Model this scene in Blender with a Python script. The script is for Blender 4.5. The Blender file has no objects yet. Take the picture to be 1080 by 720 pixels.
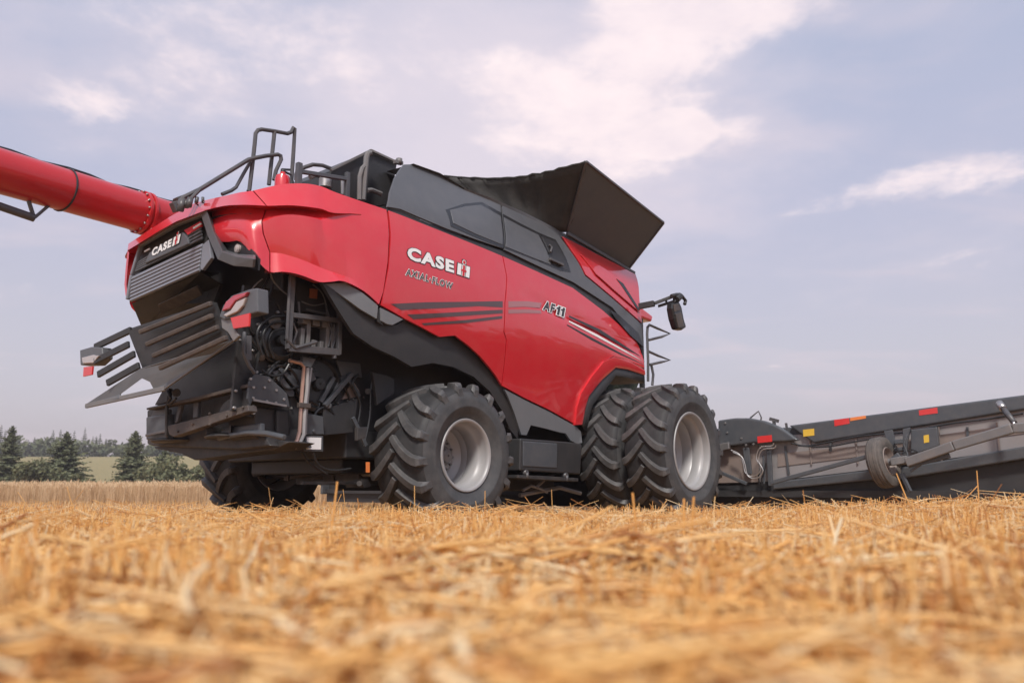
import bpy, bmesh, math, random
import numpy as np
from mathutils import Vector, Matrix, Euler
random.seed(7); RNG = np.random.default_rng(7)
R = math.radians
C = bpy.context.scene.collection
SC = bpy.context.scene

# ------------------------------------------------------------------ camera, sky, sun, exposure
cam_d = bpy.data.cameras.new("camera"); cam = bpy.data.objects.new("camera", cam_d); C.objects.link(cam)
cam.location = (0, 0, .477); cam.rotation_euler = (R(90 + 10.437), 0, 0)
cam_d.sensor_width = 36; cam_d.lens = 27.667; cam_d.clip_start = .02; cam_d.clip_end = 5000
cam_d.dof.use_dof = True; cam_d.dof.focus_distance = 9.5; cam_d.dof.aperture_fstop = 1.9
SC.camera = cam
SC.view_settings.view_transform = 'Standard'; SC.view_settings.look = 'None'
SC.view_settings.exposure = 0.48; SC.view_settings.gamma = 1.0
SUN_EL = R(48); SUN_DIR = Vector((-.08, -1.0, 0)).normalized()
sun_d = bpy.data.lights.new("sun", 'SUN'); sun = bpy.data.objects.new("sun", sun_d); C.objects.link(sun)
sun_d.energy = 2.6; sun_d.angle = R(9); sun_d.color = (1, .95, .88)
tosun = Vector((SUN_DIR.x * math.cos(SUN_EL), SUN_DIR.y * math.cos(SUN_EL), math.sin(SUN_EL)))
sun.rotation_euler = tosun.to_track_quat('Z', 'Y').to_euler()

def nd(nt, t, loc=None, **kw):
    n = nt.nodes.new(t)
    for k, v in kw.items():
        if k.startswith('i_'): n.inputs[k[2:].replace('_', ' ')].default_value = v
        else: setattr(n, k, v)
    return n

def make_world():
    w = bpy.data.worlds.new("World"); SC.world = w; w.use_nodes = True
    nt = w.node_tree; nt.nodes.clear(); L = nt.links.new
    out = nd(nt, 'ShaderNodeOutputWorld'); bg = nd(nt, 'ShaderNodeBackground'); bg.inputs[1].default_value = .1
    L(bg.outputs[0], out.inputs[0])
    sky = nd(nt, 'ShaderNodeTexSky', sky_type='NISHITA', sun_disc=False, sun_elevation=SUN_EL,
             sun_rotation=math.atan2(SUN_DIR.x, SUN_DIR.y), air_density=1.0, dust_density=2.5, ozone_density=1.5)
    tc = nd(nt, 'ShaderNodeTexCoord'); sep = nd(nt, 'ShaderNodeSeparateXYZ'); L(tc.outputs['Generated'], sep.inputs[0])
    def M(op, a, b=None, c=None, clamp=False):
        n = nd(nt, 'ShaderNodeMath', operation=op, use_clamp=clamp)
        for i, v in enumerate((a, b, c)):
            if v is None: continue
            if isinstance(v, (int, float)): n.inputs[i].default_value = v
            else: L(v, n.inputs[i])
        return n.outputs[0]
    def mix(f, a, b):
        n = nd(nt, 'ShaderNodeMix', data_type='RGBA')
        for i, v in ((0, f), (6, a), (7, b)):
            if isinstance(v, tuple): n.inputs[i].default_value = v if len(v) == 4 else (*v, 1)
            elif isinstance(v, (int, float)): n.inputs[i].default_value = v
            else: L(v, n.inputs[i])
        return n.outputs[2]
    X, Y, Z = sep.outputs
    zz = M('MAXIMUM', Z, 0.0)
    # thin high haze: bluish overhead, rosy towards the horizon
    el = nd(nt, 'ShaderNodeValToRGB'); L(zz, el.inputs[0])
    cr = el.color_ramp; cr.elements[0].position = 0.0; cr.elements[0].color = (5.6, 4.75, 5.05, 1)
    cr.elements[1].position = 1.0; cr.elements[1].color = (3.6, 4.1, 5.4, 1)
    e = cr.elements.new(.16); e.color = (5.2, 4.75, 5.25, 1)
    e = cr.elements.new(.33); e.color = (4.7, 4.6, 5.65, 1)
    e = cr.elements.new(.5); e.color = (4.1, 4.4, 5.7, 1)
    base = mix(.72, sky.outputs[0], el.outputs[0])
    # cloud layer, laid out on a plane overhead
    den = M('ADD', zz, .12)
    px = M('DIVIDE', X, den); py = M('DIVIDE', Y, den)
    comb = nd(nt, 'ShaderNodeCombineXYZ'); L(px, comb.inputs[0]); L(py, comb.inputs[1])
    def noise(scale, detail, rough, off, dist=0.0, vec=None, sc=(1, 1, 1)):
        mp = nd(nt, 'ShaderNodeMapping'); mp.inputs[1].default_value = off; mp.inputs[3].default_value = sc
        L(vec or comb.outputs[0], mp.inputs[0])
        n = nd(nt, 'ShaderNodeTexNoise'); n.inputs['Scale'].default_value = scale; n.inputs['Detail'].default_value = detail
        n.inputs['Roughness'].default_value = rough; n.inputs['Distortion'].default_value = dist
        L(mp.outputs[0], n.inputs[0]); return n.outputs[0]
    def blob(cx, cy, rx, ry, rot=0.0):
        c, s = math.cos(rot), math.sin(rot)
        dx = M('SUBTRACT', px, cx); dy = M('SUBTRACT', py, cy)
        u = M('ADD', M('MULTIPLY', dx, c), M('MULTIPLY', dy, s)); v = M('SUBTRACT', M('MULTIPLY', dy, c), M('MULTIPLY', dx, s))
        d = M('ADD', M('POWER', M('ABSOLUTE', M('DIVIDE', u, rx)), 2.0), M('POWER', M('ABSOLUTE', M('DIVIDE', v, ry)), 2.0))
        return M('SUBTRACT', 1.0, d, clamp=True)
    n1 = noise(2.6, 9, .58, (3.1, 1.7, 0), .3); n2 = noise(7.5, 8, .6, (8.2, 4.4, 0), .2)
    n3 = noise(1.3, 5, .5, (1.3, 9.4, 0), .4, sc=(1, 1.9, 1))
    n4 = noise(19., 6, .6, (2.2, 6.4, 0), .1)
    tex = M('ADD', M('MULTIPLY', n1, .60), M('ADD', M('MULTIPLY', n2, .26), M('MULTIPLY', n4, .14)))
    cover = M('ADD', M('MULTIPLY', blob(.18, 1.62, .40, .32, .2), .32),
              M('ADD', M('MULTIPLY', blob(.30, 1.22, .26, .25), .36),
              M('ADD', M('MULTIPLY', blob(.36, 1.66, .11, .12), .26),
              M('ADD', M('MULTIPLY', blob(1.08, 1.80, .55, .16, -.55), .22),
              M('ADD', M('MULTIPLY', blob(-.42, 1.35, .55, .40), .13), M('MULTIPLY', blob(-.9, 1.5, .14, .12), .2))))))
    far = blob(0, 0, 4, 4)
    dens = M('ADD', tex, M('ADD', cover, M('MULTIPLY', n3, .18)))
    mask = nd(nt, 'ShaderNodeMapRange', interpolation_type='SMOOTHSTEP'); mask.inputs[1].default_value = .68; mask.inputs[2].default_value = .90
    L(dens, mask.inputs[0])
    ccol = mix(M('MULTIPLY', n2, 1.0, clamp=True), (6.3, 5.5, 6.0), (9.7, 8.2, 7.8))
    vl = nd(nt, 'ShaderNodeMapRange', interpolation_type='SMOOTHSTEP'); vl.inputs[1].default_value = .42; vl.inputs[2].default_value = 1.0
    vb = M('ADD', M('MULTIPLY', blob(-.35, 1.42, .95, .75), .38), M('ADD', M('MULTIPLY', blob(.16, 1.75, .7, .75), .40), M('MULTIPLY', blob(.95, 2.2, .9, .8, -.5), .16)))
    L(M('ADD', vb, M('ADD', M('MULTIPLY', n1, .5), M('MULTIPLY', n2, .22))), vl.inputs[0])
    base = mix(M('MULTIPLY', vl.outputs[0], .62), base, (6.9, 6.0, 6.35))
    col = mix(M('MULTIPLY', mask.outputs[0], .75), base, ccol)
    thin = nd(nt, 'ShaderNodeMapRange', interpolation_type='SMOOTHSTEP'); thin.inputs[1].default_value = .48; thin.inputs[2].default_value = .75
    L(n3, thin.inputs[0])
    col = mix(M('MULTIPLY', thin.outputs[0], .40), col, (6.2, 5.3, 5.7))
    L(col, bg.inputs[0])
make_world()

# ------------------------------------------------------------------ materials
def prin(name):
    m = bpy.data.materials.new(name); m.use_nodes = True
    return m, m.node_tree, m.node_tree.nodes['Principled BSDF']
def mat(name, col, rough=.5, metal=0., var=.12, scale=6., bump=0., bscale=60., coat=0., dust=0., dustcol=(.30, .22, .16), spec=.5):
    m, nt, b = prin(name); L = nt.links.new
    b.inputs['Metallic'].default_value = metal; b.inputs['Specular IOR Level'].default_value = spec
    tc = nd(nt, 'ShaderNodeTexCoord')
    n = nd(nt, 'ShaderNodeTexNoise'); n.inputs['Scale'].default_value = scale; n.inputs['Detail'].default_value = 6; n.inputs['Roughness'].default_value = .6
    L(tc.outputs['Object'], n.inputs[0])
    mx = nd(nt, 'ShaderNodeMix', data_type='RGBA')
    a = tuple(max(0, c * (1 - var)) for c in col); d = tuple(min(1, c * (1 + var)) for c in col)
    mx.inputs[6].default_value = (*a, 1); mx.inputs[7].default_value = (*d, 1); L(n.outputs[0], mx.inputs[0])
    cout = mx.outputs[2]
    if dust > 0:
        n2 = nd(nt, 'ShaderNodeTexNoise'); n2.inputs['Scale'].default_value = scale * .7 + 2; n2.inputs['Detail'].default_value = 9; n2.inputs['Roughness'].default_value = .7
        L(tc.outputs['Object'], n2.inputs[0])
        rp = nd(nt, 'ShaderNodeMapRange'); rp.inputs[1].default_value = .42; rp.inputs[2].default_value = .72; rp.inputs[3].default_value = 0; rp.inputs[4].default_value = dust
        L(n2.outputs[0], rp.inputs[0])
        m2 = nd(nt, 'ShaderNodeMix', data_type='RGBA'); L(rp.outputs[0], m2.inputs[0]); L(cout, m2.inputs[6]); m2.inputs[7].default_value = (*dustcol, 1)
        cout = m2.outputs[2]
    L(cout, b.inputs['Base Color'])
    rr = nd(nt, 'ShaderNodeMapRange'); rr.inputs[3].default_value = max(0.02, rough * .8); rr.inputs[4].default_value = min(1, rough * 1.25)
    L(n.outputs[0], rr.inputs[0]); L(rr.outputs[0], b.inputs['Roughness'])
    if coat: b.inputs['Coat Weight'].default_value = coat; b.inputs['Coat Roughness'].default_value = .04; b.inputs['Coat IOR'].default_value = 1.6 if coat > .95 else 1.5
    if bump:
        nb = nd(nt, 'ShaderNodeTexNoise'); nb.inputs['Scale'].default_value = bscale; nb.inputs['Detail'].default_value = 4
        L(tc.outputs['Object'], nb.inputs[0])
        bp = nd(nt, 'ShaderNodeBump'); bp.inputs['Strength'].default_value = bump; bp.inputs['Distance'].default_value = .01
        L(nb.outputs[0], bp.inputs['Height']); L(bp.outputs[0], b.inputs['Normal'])
    return m
def attr_mat(name, cols, rough=.6, trans=0., spec=.3):
    """colour picked per stalk or leaf by the point attribute 'tone' (0..1)"""
    m, nt, b = prin(name); L = nt.links.new
    a = nd(nt, 'ShaderNodeAttribute', attribute_name='tone')
    r = nd(nt, 'ShaderNodeValToRGB'); cr = r.color_ramp
    cr.elements[0].color = (*cols[0], 1); cr.elements[1].color = (*cols[-1], 1)
    for i, c in enumerate(cols[1:-1]): e = cr.elements.new((i + 1) / (len(cols) - 1)); e.color = (*c, 1)
    L(a.outputs['Fac'], r.inputs[0]); L(r.outputs[0], b.inputs['Base Color'])
    b.inputs['Roughness'].default_value = rough; b.inputs['Specular IOR Level'].default_value = spec
    if trans:
        t = nd(nt, 'ShaderNodeBsdfTranslucent'); L(r.outputs[0], t.inputs[0])
        ms = nd(nt, 'ShaderNodeMixShader'); ms.inputs[0].default_value = trans
        out = [n for n in nt.nodes if n.type == 'OUTPUT_MATERIAL'][0]
        L(b.outputs[0], ms.inputs[1]); L(t.outputs[0], ms.inputs[2]); L(ms.outputs[0], out.inputs[0])
    return m

RED = mat('red_paint', (.60, .015, .025), .30, var=.06, scale=2, coat=1., dust=.13, dustcol=(.50, .17, .13))
REDB = mat('red_paint_tube', (.48, .014, .018), .34, var=.05, scale=3, coat=.5, dust=.07, dustcol=(.4, .12, .1))
GREY = mat('grey_plastic', (.090, .093, .102), .40, var=.1, scale=4, bump=.06, bscale=300, dust=.2, dustcol=(.17, .16, .16))
GREYL = mat('light_grey_plastic', (.165, .175, .19), .4, var=.06, scale=8, dust=.12, dustcol=(.28, .25, .23))
SILV = mat('silver_plastic', (.19, .20, .235), .35, var=.05, scale=9, dust=.1)
BLACK = mat('black_plastic', (.030, .030, .032), .5, var=.2, scale=5, dust=.10, dustcol=(.13, .10, .085))
BLACKG = mat('gloss_black', (.022, .022, .024), .28, var=.2, scale=5)
DUSTY = mat('dusty_black_steel', (.034, .034, .036), .5, var=.25, scale=5, bump=.15, bscale=40, dust=.45, dustcol=(.13, .105, .09))
PLATE = mat('grey_steel_plate', (.125, .128, .135), .42, metal=.3, var=.15, scale=4, dust=.35, dustcol=(.19, .18, .172))
BROWN = mat('dusty_brown_steel', (.070, .058, .053), .55, var=.35, scale=5, dust=.45, dustcol=(.20, .15, .12))
STEEL = mat('worn_steel', (.46, .44, .43), .35, metal=.8, var=.15, scale=10)
CHROME = mat('bright_steel', (.62, .60, .60), .22, metal=1., var=.08, scale=10)
COPPER = mat('coppery_pipe', (.55, .36, .29), .34, metal=.7, var=.15, scale=12)
TUBE = mat('dark_grey_tube', (.075, .075, .082), .4, var=.1, scale=9, dust=.15)
FRAMEG = mat('mid_grey_steel', (.15, .147, .15), .45, var=.12, scale=8, dust=.2)
RUBBER = mat('tyre_rubber', (.027, .027, .029), .6, var=.2, scale=6, bump=.12, bscale=140, dust=.3, dustcol=(.085, .078, .074), spec=.35)
SIDEW = mat('tyre_sidewall', (.058, .059, .062), .56, var=.25, scale=5, bump=.12, bscale=120, dust=.5, dustcol=(.135, .128, .124), spec=.4)
LUGM = mat('tyre_lug_rubber', (.062, .061, .063), .5, var=.25, scale=7, bump=.08, bscale=140, dust=.5, dustcol=(.17, .158, .15), spec=.5)
RIM = mat('pale_grey_rim', (.34, .335, .34), .44, metal=.15, var=.06, scale=5, dust=.3, dustcol=(.36, .32, .29))
WHITE = mat('white_decal', (.80, .80, .80), .4, var=.02)
DECALB = mat('black_decal', (.030, .030, .033), .4, var=.05)
DECALR = mat('red_decal', (.55, .02, .03), .4, var=.05)
STRIPE = mat('charcoal_stripe', (.085, .05, .055), .34, var=.05, coat=.6)
STRIPEP = mat('pale_stripe', (.36, .15, .16), .34, var=.05, coat=.6)
REFL = mat('red_reflector', (.62, .035, .035), .3, var=.05, coat=.4)
ORAN = mat('orange_reflector', (.75, .22, .06), .35, var=.05)
YELL = mat('yellow_sticker', (.68, .43, .05), .5, var=.1, scale=30)
LENS = mat('red_lens', (.42, .02, .035), .18, var=.1, coat=1.)
CLEARL = mat('clear_lens', (.42, .36, .34), .15, var=.05, coat=1.)
GLASS = mat('dark_cab_glass', (.02, .025, .03), .05, var=.05, coat=1.)
FABRIC = mat('black_canvas', (.034, .033, .032), .75, var=.2, scale=5, bump=.3, bscale=30, dust=.25, dustcol=(.09, .08, .07))
LIDM = mat('dark_lid_sheet', (.080, .092, .108), .5, var=.1, scale=3, dust=.3, dustcol=(.13, .125, .125), bump=.05, bscale=80)
HDRG = mat('header_grey_paint', (.068, .074, .084), .36, var=.12, scale=5, dust=.3, dustcol=(.15, .14, .135))
SHEET = mat('galvanised_back_sheet', (.31, .295, .30), .42, metal=.3, var=.12, scale=2.5, dust=.35, dustcol=(.30, .25, .23))
SHEETB = mat('dusty_back_sheet', (.23, .19, .175), .5, metal=.1, var=.15, scale=2.5, dust=.4, dustcol=(.32, .22, .17))
OLDTYRE = mat('dusty_small_tyre', (.085, .076, .07), .75, var=.2, scale=8, bump=.2, bscale=90, dust=.5, dustcol=(.21, .17, .145))
SOIL = mat('stubble_soil', (.30, .165, .075), .9, var=.4, scale=9, bump=.6, bscale=30, dust=.5, dustcol=(.44, .26, .11))
MEADOW = mat('meadow_grass', (.19, .175, .075), .9, var=.35, scale=.012, dust=1., dustcol=(.44, .30, .12))
STRAW = attr_mat('straw', [(.54, .23, .08), (.84, .43, .13), (.91, .55, .20), (.94, .66, .33), (.95, .77, .49)], .5, .22, .4)
WHEAT = attr_mat('ripe_wheat', [(.56, .36, .20), (.76, .54, .33), (.86, .68, .46)], .6, .25)
NEEDLE = attr_mat('spruce_needles', [(.095, .112, .070), (.155, .172, .098), (.22, .23, .135)], .7, .25)
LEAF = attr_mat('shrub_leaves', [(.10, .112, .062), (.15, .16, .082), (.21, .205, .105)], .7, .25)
FARLEAF = attr_mat('far_wood_leaves', [(.080, .10, .058), (.13, .15, .082), (.19, .20, .11)], .8, .2)
BARK = mat('bark', (.10, .075, .055), .9, var=.3, scale=14, bump=.5)

# ------------------------------------------------------------------ helpers
def tag(o, label=None, cat=None, group=None, kind=None):
    if label: o['label'] = label
    if cat: o['category'] = cat
    if group: o['group'] = group
    if kind: o['kind'] = kind
    return o
def empty(name, loc=(0, 0, 0), rz=0., parent=None):
    o = bpy.data.objects.new(name, None); C.objects.link(o); o.location = loc; o.rotation_euler = (0, 0, rz); o.empty_display_size = .2
    if parent: o.parent = parent
    return o
ORIGIN = Vector((0, 0, 0))      # machine coordinates are shifted by this before they become local to a thing
class MB:
    """collects shapes given in machine coordinates (x forward, y to the machine's left, z up, metres)"""
    def __init__(s): s.v = []; s.f = []; s.sm = []
    def add(s, vs, fs, smooth=False):
        b = len(s.v); s.v += [tuple(v) for v in vs]; s.f += [tuple(b + i for i in f) for f in fs]; s.sm += [smooth] * len(fs); return s
    def box(s, lo, hi):
        x0, y0, z0 = lo; x1, y1, z1 = hi
        return s.add([(x0, y0, z0), (x1, y0, z0), (x1, y1, z0), (x0, y1, z0), (x0, y0, z1), (x1, y0, z1), (x1, y1, z1), (x0, y1, z1)],
                     [(3, 2, 1, 0), (4, 5, 6, 7), (0, 1, 5, 4), (1, 2, 6, 5), (2, 3, 7, 6), (3, 0, 4, 7)])
    def bar(s, a, b, w, h, up=(0, 0, 1)):
        a = Vector(a); b = Vector(b); d = (b - a).normalized(); u = Vector(up)
        if abs(d.dot(u)) > .97: u = Vector((1, 0, 0))
        sd = d.cross(u).normalized(); u = sd.cross(d).normalized()
        vs = [p + sd * (i * w / 2) + u * (j * h / 2) for p in (a, b) for i, j in ((-1, -1), (1, -1), (1, 1), (-1, 1))]
        return s.add(vs, [(0, 1, 2, 3), (7, 6, 5, 4), (0, 4, 5, 1), (1, 5, 6, 2), (2, 6, 7, 3), (3, 7, 4, 0)])
    def prism(s, poly, ext):
        n = len(poly); e = Vector(ext); vs = [Vector(p) for p in poly]; vs += [p + e for p in vs]
        return s.add(vs, [tuple(range(n)), tuple(range(2 * n - 1, n - 1, -1))] + [(i, n + i, n + (i + 1) % n, (i + 1) % n) for i in range(n)])
    def tube(s, path, r, n=8, rr=None):
        P = [Vector(p) for p in path]; m = len(P); vs = []; up = None
        for i, p in enumerate(P):
            d = ((P[i + 1] - p) if i < m - 1 else (p - P[i - 1])).normalized()
            if 0 < i < m - 1:
                d2 = (p - P[i - 1]).normalized(); d = (d + d2).normalized()
            if up is None:
                up = Vector((0, 0, 1)) if abs(d.z) < .9 else Vector((1, 0, 0))
            sd = d.cross(up).normalized(); up = sd.cross(d).normalized(); q = rr[i] if rr else r
            vs += [p + (sd * math.cos(a) + up * math.sin(a)) * q for a in (2 * math.pi * k / n for k in range(n))]
        fs = [(i * n + k, i * n + (k + 1) % n, (i + 1) * n + (k + 1) % n, (i + 1) * n + k) for i in range(m - 1) for k in range(n)]
        s.add(vs, fs, True)
        s.add([vs[k] for k in range(n)], [tuple(range(n - 1, -1, -1))]); s.add([vs[(m - 1) * n + k] for k in range(n)], [tuple(range(n))])
        return s
    def lathe(s, prof, c, n=64, axis='y', close=False):
        """prof: (radius, offset along the axis)"""
        vs = []; m = len(prof)
        for r_, w in prof:
            for k in range(n):
                a = 2 * math.pi * k / n
                if axis == 'y': vs.append((c[0] + r_ * math.cos(a), c[1] + w, c[2] + r_ * math.sin(a)))
                elif axis == 'x': vs.append((c[0] + w, c[1] + r_ * math.cos(a), c[2] + r_ * math.sin(a)))
                else: vs.append((c[0] + r_ * math.cos(a), c[1] + r_ * math.sin(a), c[2] + w))
        fs = [(i * n + k, i * n + (k + 1) % n, (i + 1) * n + (k + 1) % n, (i + 1) * n + k) for i in range(m - 1) for k in range(n)]
        if close: fs += [((m - 1) * n + k, (m - 1) * n + (k + 1) % n, (k + 1) % n, k) for k in range(n)]
        return s.add(vs, fs, True)
    def cyl(s, a, b, r, n=20):
        return s.tube([a, b], r, n)
    def loft(s, rows, smooth=True):
        n = len(rows[0]); vs = [p for r_ in rows for p in r_]
        return s.add(vs, [(i * n + k, i * n + k + 1, (i + 1) * n + k + 1, (i + 1) * n + k) for i in range(len(rows) - 1) for k in range(n - 1)], smooth)
    def bolts(s, pts, d, r=.012, h=.012):
        d = Vector(d).normalized()
        for p in pts: s.cyl(Vector(p) - d * .004, Vector(p) + d * h, r, 6)
        return s
    def build(s, name, m, parent=None, bevel=0., sharp=35., solid=0., sub=0, seg=2):
        me = bpy.data.meshes.new(name); bm = bmesh.new()
        for v in s.v: bm.verts.new(Vector(v) - ORIGIN)
        bm.verts.ensure_lookup_table()
        for f, sm in zip(s.f, s.sm):
            try: q = bm.faces.new([bm.verts[i] for i in f]); q.smooth = sm
            except ValueError: pass
        bmesh.ops.remove_doubles(bm, verts=bm.verts, dist=.0004)
        bmesh.ops.recalc_face_normals(bm, faces=bm.faces)
        finish(bm, sharp); bm.to_mesh(me); bm.free()
        o = bpy.data.objects.new(name, me); C.objects.link(o); me.materials.append(m)
        if parent: o.parent = parent
        if sub: q = o.modifiers.new('sub', 'SUBSURF'); q.levels = q.render_levels = sub
        if solid: q = o.modifiers.new('solid', 'SOLIDIFY'); q.thickness = solid; q.offset = -1
        if bevel: q = o.modifiers.new('bevel', 'BEVEL'); q.width = bevel; q.segments = seg; q.limit_method = 'ANGLE'; q.angle_limit = R(40)
        return o
def finish(bm, sharp):
    lim = R(sharp)
    for e in bm.edges:
        if len(e.link_faces) == 2 and e.calc_face_angle(0) > lim: e.smooth = False

# S-BEGIN
def sp(t, k):
    t = t / k
    return k * (t if t > 20 else math.log1p(math.exp(t)))
def side_y(x, z):
    """the body's right side: y of the skin at (x, z)"""
    y = .30
    zc = 2.92 - .10 * min(max(x, -1.5), 4.6)
    y += .17 * sp(z - zc, .10)
    y += .34 * sp(z - 3.62 - .04 * x, .06)
    y += .13 * sp(2.35 - z, .12)
    y += .38 * (sp(-.6 - x, .1) / 1.8) ** 2
    return y
def rear_x(y, z):
    """the hood's rear face: x of the skin at (y, z)"""
    return -2.47 + .10 * ((y - 2.12) / 1.5) ** 4
# S-END
YC = 2.12                        # the machine's centre line
def shrink(poly, d):
    """move a 2D outline inwards by d"""
    n = len(poly); A = sum(poly[i][0] * poly[(i + 1) % n][1] - poly[(i + 1) % n][0] * poly[i][1] for i in range(n))
    sg = 1 if A > 0 else -1; out = []
    for i in range(n):
        p0, p1, p2 = (Vector(poly[(i + k) % n]) for k in (-1, 0, 1))
        a = (p1 - p0); b = (p2 - p1)
        if a.length < 1e-6 or b.length < 1e-6: out.append(tuple(p1)); continue
        a.normalize(); b.normalize()
        na = Vector((-a.y, a.x)) * sg; nb = Vector((-b.y, b.x)) * sg; m = na + nb
        if m.length < .2: out.append(tuple(p1)); continue
        m.normalize(); out.append(tuple(p1 + m * (d / max(.45, m.dot(na)))))
    return out
def panel(name, pts, m, parent, off=0., thick=.03, gap=.009, step=.11, bevel=.008, fun=None, mirror=False, crease=None, seg=2):
    """a sheet cut to an outline (x, z) and laid on the body side; off > 0 sits deeper"""
    fun = fun or side_y
    poly = [(p[0], p[-1]) for p in pts]
    if gap: poly = shrink(poly, gap)
    bm = bmesh.new(); vs = [bm.verts.new((x, 0, z)) for x, z in poly]; f = bm.faces.new(vs)
    bm.normal_update()
    xs = [p[0] for p in poly]; zs = [p[1] for p in poly]
    def cut(co, no): bmesh.ops.bisect_plane(bm, geom=bm.verts[:] + bm.edges[:] + bm.faces[:], plane_co=co, plane_no=no, dist=1e-5)
    if step:
        k = math.floor(min(xs) / step) + 1
        while k * step < max(xs): cut((k * step, 0, 0), (1, 0, 0)); k += 1
        k = math.floor(min(zs) / step) + 1
        while k * step < max(zs): cut((0, 0, k * step), (0, 0, 1)); k += 1
    if bm.faces and sum(q.normal.y for q in bm.faces) > 0: bmesh.ops.reverse_faces(bm, faces=bm.faces[:])
    r = bmesh.ops.extrude_face_region(bm, geom=bm.faces[:])
    back = {v for v in r['geom'] if isinstance(v, bmesh.types.BMVert)}
    front = [v for v in bm.verts if v not in back]
    for v in front: v.co.y = fun(v.co.x, v.co.z) + off + (crease(v.co.x, v.co.z) if crease else 0)
    for v in back: v.co.y = fun(v.co.x, v.co.z) + off + thick
    if mirror:
        for v in bm.verts: v.co.y = 2 * YC - v.co.y
    bmesh.ops.recalc_face_normals(bm, faces=bm.faces)
    for q in bm.faces: q.smooth = True
    for v in bm.verts: v.co -= ORIGIN
    finish(bm, 40)
    me = bpy.data.meshes.new(name); bm.to_mesh(me); bm.free(); me.materials.append(m)
    o = bpy.data.objects.new(name, me); C.objects.link(o)
    if parent: o.parent = parent
    if bevel: q = o.modifiers.new('bevel', 'BEVEL'); q.width = bevel; q.segments = seg; q.limit_method = 'ANGLE'; q.angle_limit = R(50)
    return o
def text_geo(s, bold=0., shear=0.):
    spacing = {'AXIAL\u00b7FLOW': 1.22, 'AF11': 1.0}.get(s, 1.16)
    cu = bpy.data.curves.new('t', 'FONT'); cu.body = s; cu.size = 1; cu.offset = bold; cu.shear = shear; cu.resolution_u = 3; cu.space_character = spacing
    o = bpy.data.objects.new('t', cu); C.objects.link(o); dg = bpy.context.evaluated_depsgraph_get()
    me = o.evaluated_get(dg).to_mesh(); vs = [tuple(v.co)[:2] for v in me.vertices]; fs = [tuple(p.vertices) for p in me.polygons]
    o.evaluated_get(dg).to_mesh_clear(); bpy.data.objects.remove(o); bpy.data.curves.remove(cu)
    return vs, fs
def letters(name, string, O, A, B, m, parent, lift, bold=0., fun=None, box=None, axis=0):
    """lettering laid on a skin: O lower left, A lower right, B upper left corner of the line"""
    vs, fs = text_geo(string, bold)
    if box is None: box = text_box(string, bold)
    x0, x1, y0, y1 = box
    O, A, B = Vector(O), Vector(A), Vector(B); mb = MB(); out = []
    for x, y in vs:
        p = O + (A - O) * ((x - x0) / (x1 - x0)) + (B - O) * ((y - y0) / (y1 - y0))
        if fun: p.y = fun(p.x, p.z) - lift
        else: p.x -= lift
        out.append(p)
    mb.add(out, fs); return mb.build(name, m, parent)
def text_box(s, bold=0.):
    vs, _ = text_geo(s, bold); xs = [v[0] for v in vs]; ys = [v[1] for v in vs]
    return min(xs), max(xs), min(ys), max(ys)
def smooth(P, k=4):
    P = [Vector(p) for p in P]; Q = [P[0]] + P + [P[-1]]; out = []
    for i in range(1, len(Q) - 2):
        a, b, c, d = Q[i - 1:i + 3]
        for j in range(k):
            t = j / k; out.append(tuple(.5 * (2 * b + (c - a) * t + (2 * a - 5 * b + 4 * c - d) * t * t + (3 * b - a - 3 * c + d) * t ** 3)))
    return out + [tuple(P[-1])]
def arc(c, r, a0, a1, n, plane='xz'):
    return [(c[0] + r * math.cos(a), c[1], c[2] + r * math.sin(a)) for a in (a0 + (a1 - a0) * i / (n - 1) for i in range(n))]
def copy_tree(o, parent=None):
    c = o.copy(); C.objects.link(c)
    if parent: c.parent = parent
    for ch in list(o.children): copy_tree(ch, c)
    return c
def np_mesh(name, V, F, m, tone=None, smooth=False, kind=None):
    """big mesh straight from arrays: V (n,3), F (k, 3 or 4)"""
    me = bpy.data.meshes.new(name); k, c = F.shape
    me.vertices.add(len(V)); me.vertices.foreach_set('co', V.astype(np.float32).ravel())
    me.loops.add(k * c); me.loops.foreach_set('vertex_index', F.astype(np.int32).ravel())
    me.polygons.add(k); me.polygons.foreach_set('loop_start', np.arange(0, k * c, c, dtype=np.int32))
    if tone is not None:
        a = me.attributes.new('tone', 'FLOAT', 'POINT'); a.data.foreach_set('value', tone.astype(np.float32))
    me.update(calc_edges=True); me.materials.append(m)
    if smooth: me.polygons.foreach_set('use_smooth', np.ones(k, dtype=bool))
    o = bpy.data.objects.new(name, me); C.objects.link(o)
    if kind: o['kind'] = kind
    return o

# ------------------------------------------------------------------ ground, meadow
def sst(t): t = np.clip(t, 0, 1); return t * t * (3 - 2 * t)
def ground_z(X, Y):
    X = np.asarray(X, float); Y = np.asarray(Y, float)
    near = .185 * (1 - sst((Y - 6.2) / 1.8)) + .055 * (1 - sst((Y - 1.1) / 1.6))                              # the low rise the camera stands on
    right = .10 * sst((X - .6) / 4.2) * sst((Y - 1.5) / 3.0) * (1 - sst((Y - 7.0 - .1 * X) / 2.0))
    rough = .014 * np.sin(X * 2.3 + 1.1 * np.sin(Y * 1.7)) * np.sin(Y * 2.9 + .7) + .008 * np.sin(X * 7.1 + Y * 3.3)
    return near + right + rough * (1 - sst((Y - 6) / 3))
def grid(name, xs, ys, zf, m):
    X, Y = np.meshgrid(xs, ys); V = np.stack([X.ravel(), Y.ravel(), zf(X, Y).ravel()], 1)
    nx, ny = len(xs), len(ys); i = (np.arange(ny - 1)[:, None] * nx + np.arange(nx - 1)[None]).ravel()
    F = np.stack([i, i + 1, i + nx + 1, i + nx], 1)
    o = np_mesh(name, V, F, m, smooth=True, kind='structure'); return o
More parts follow.
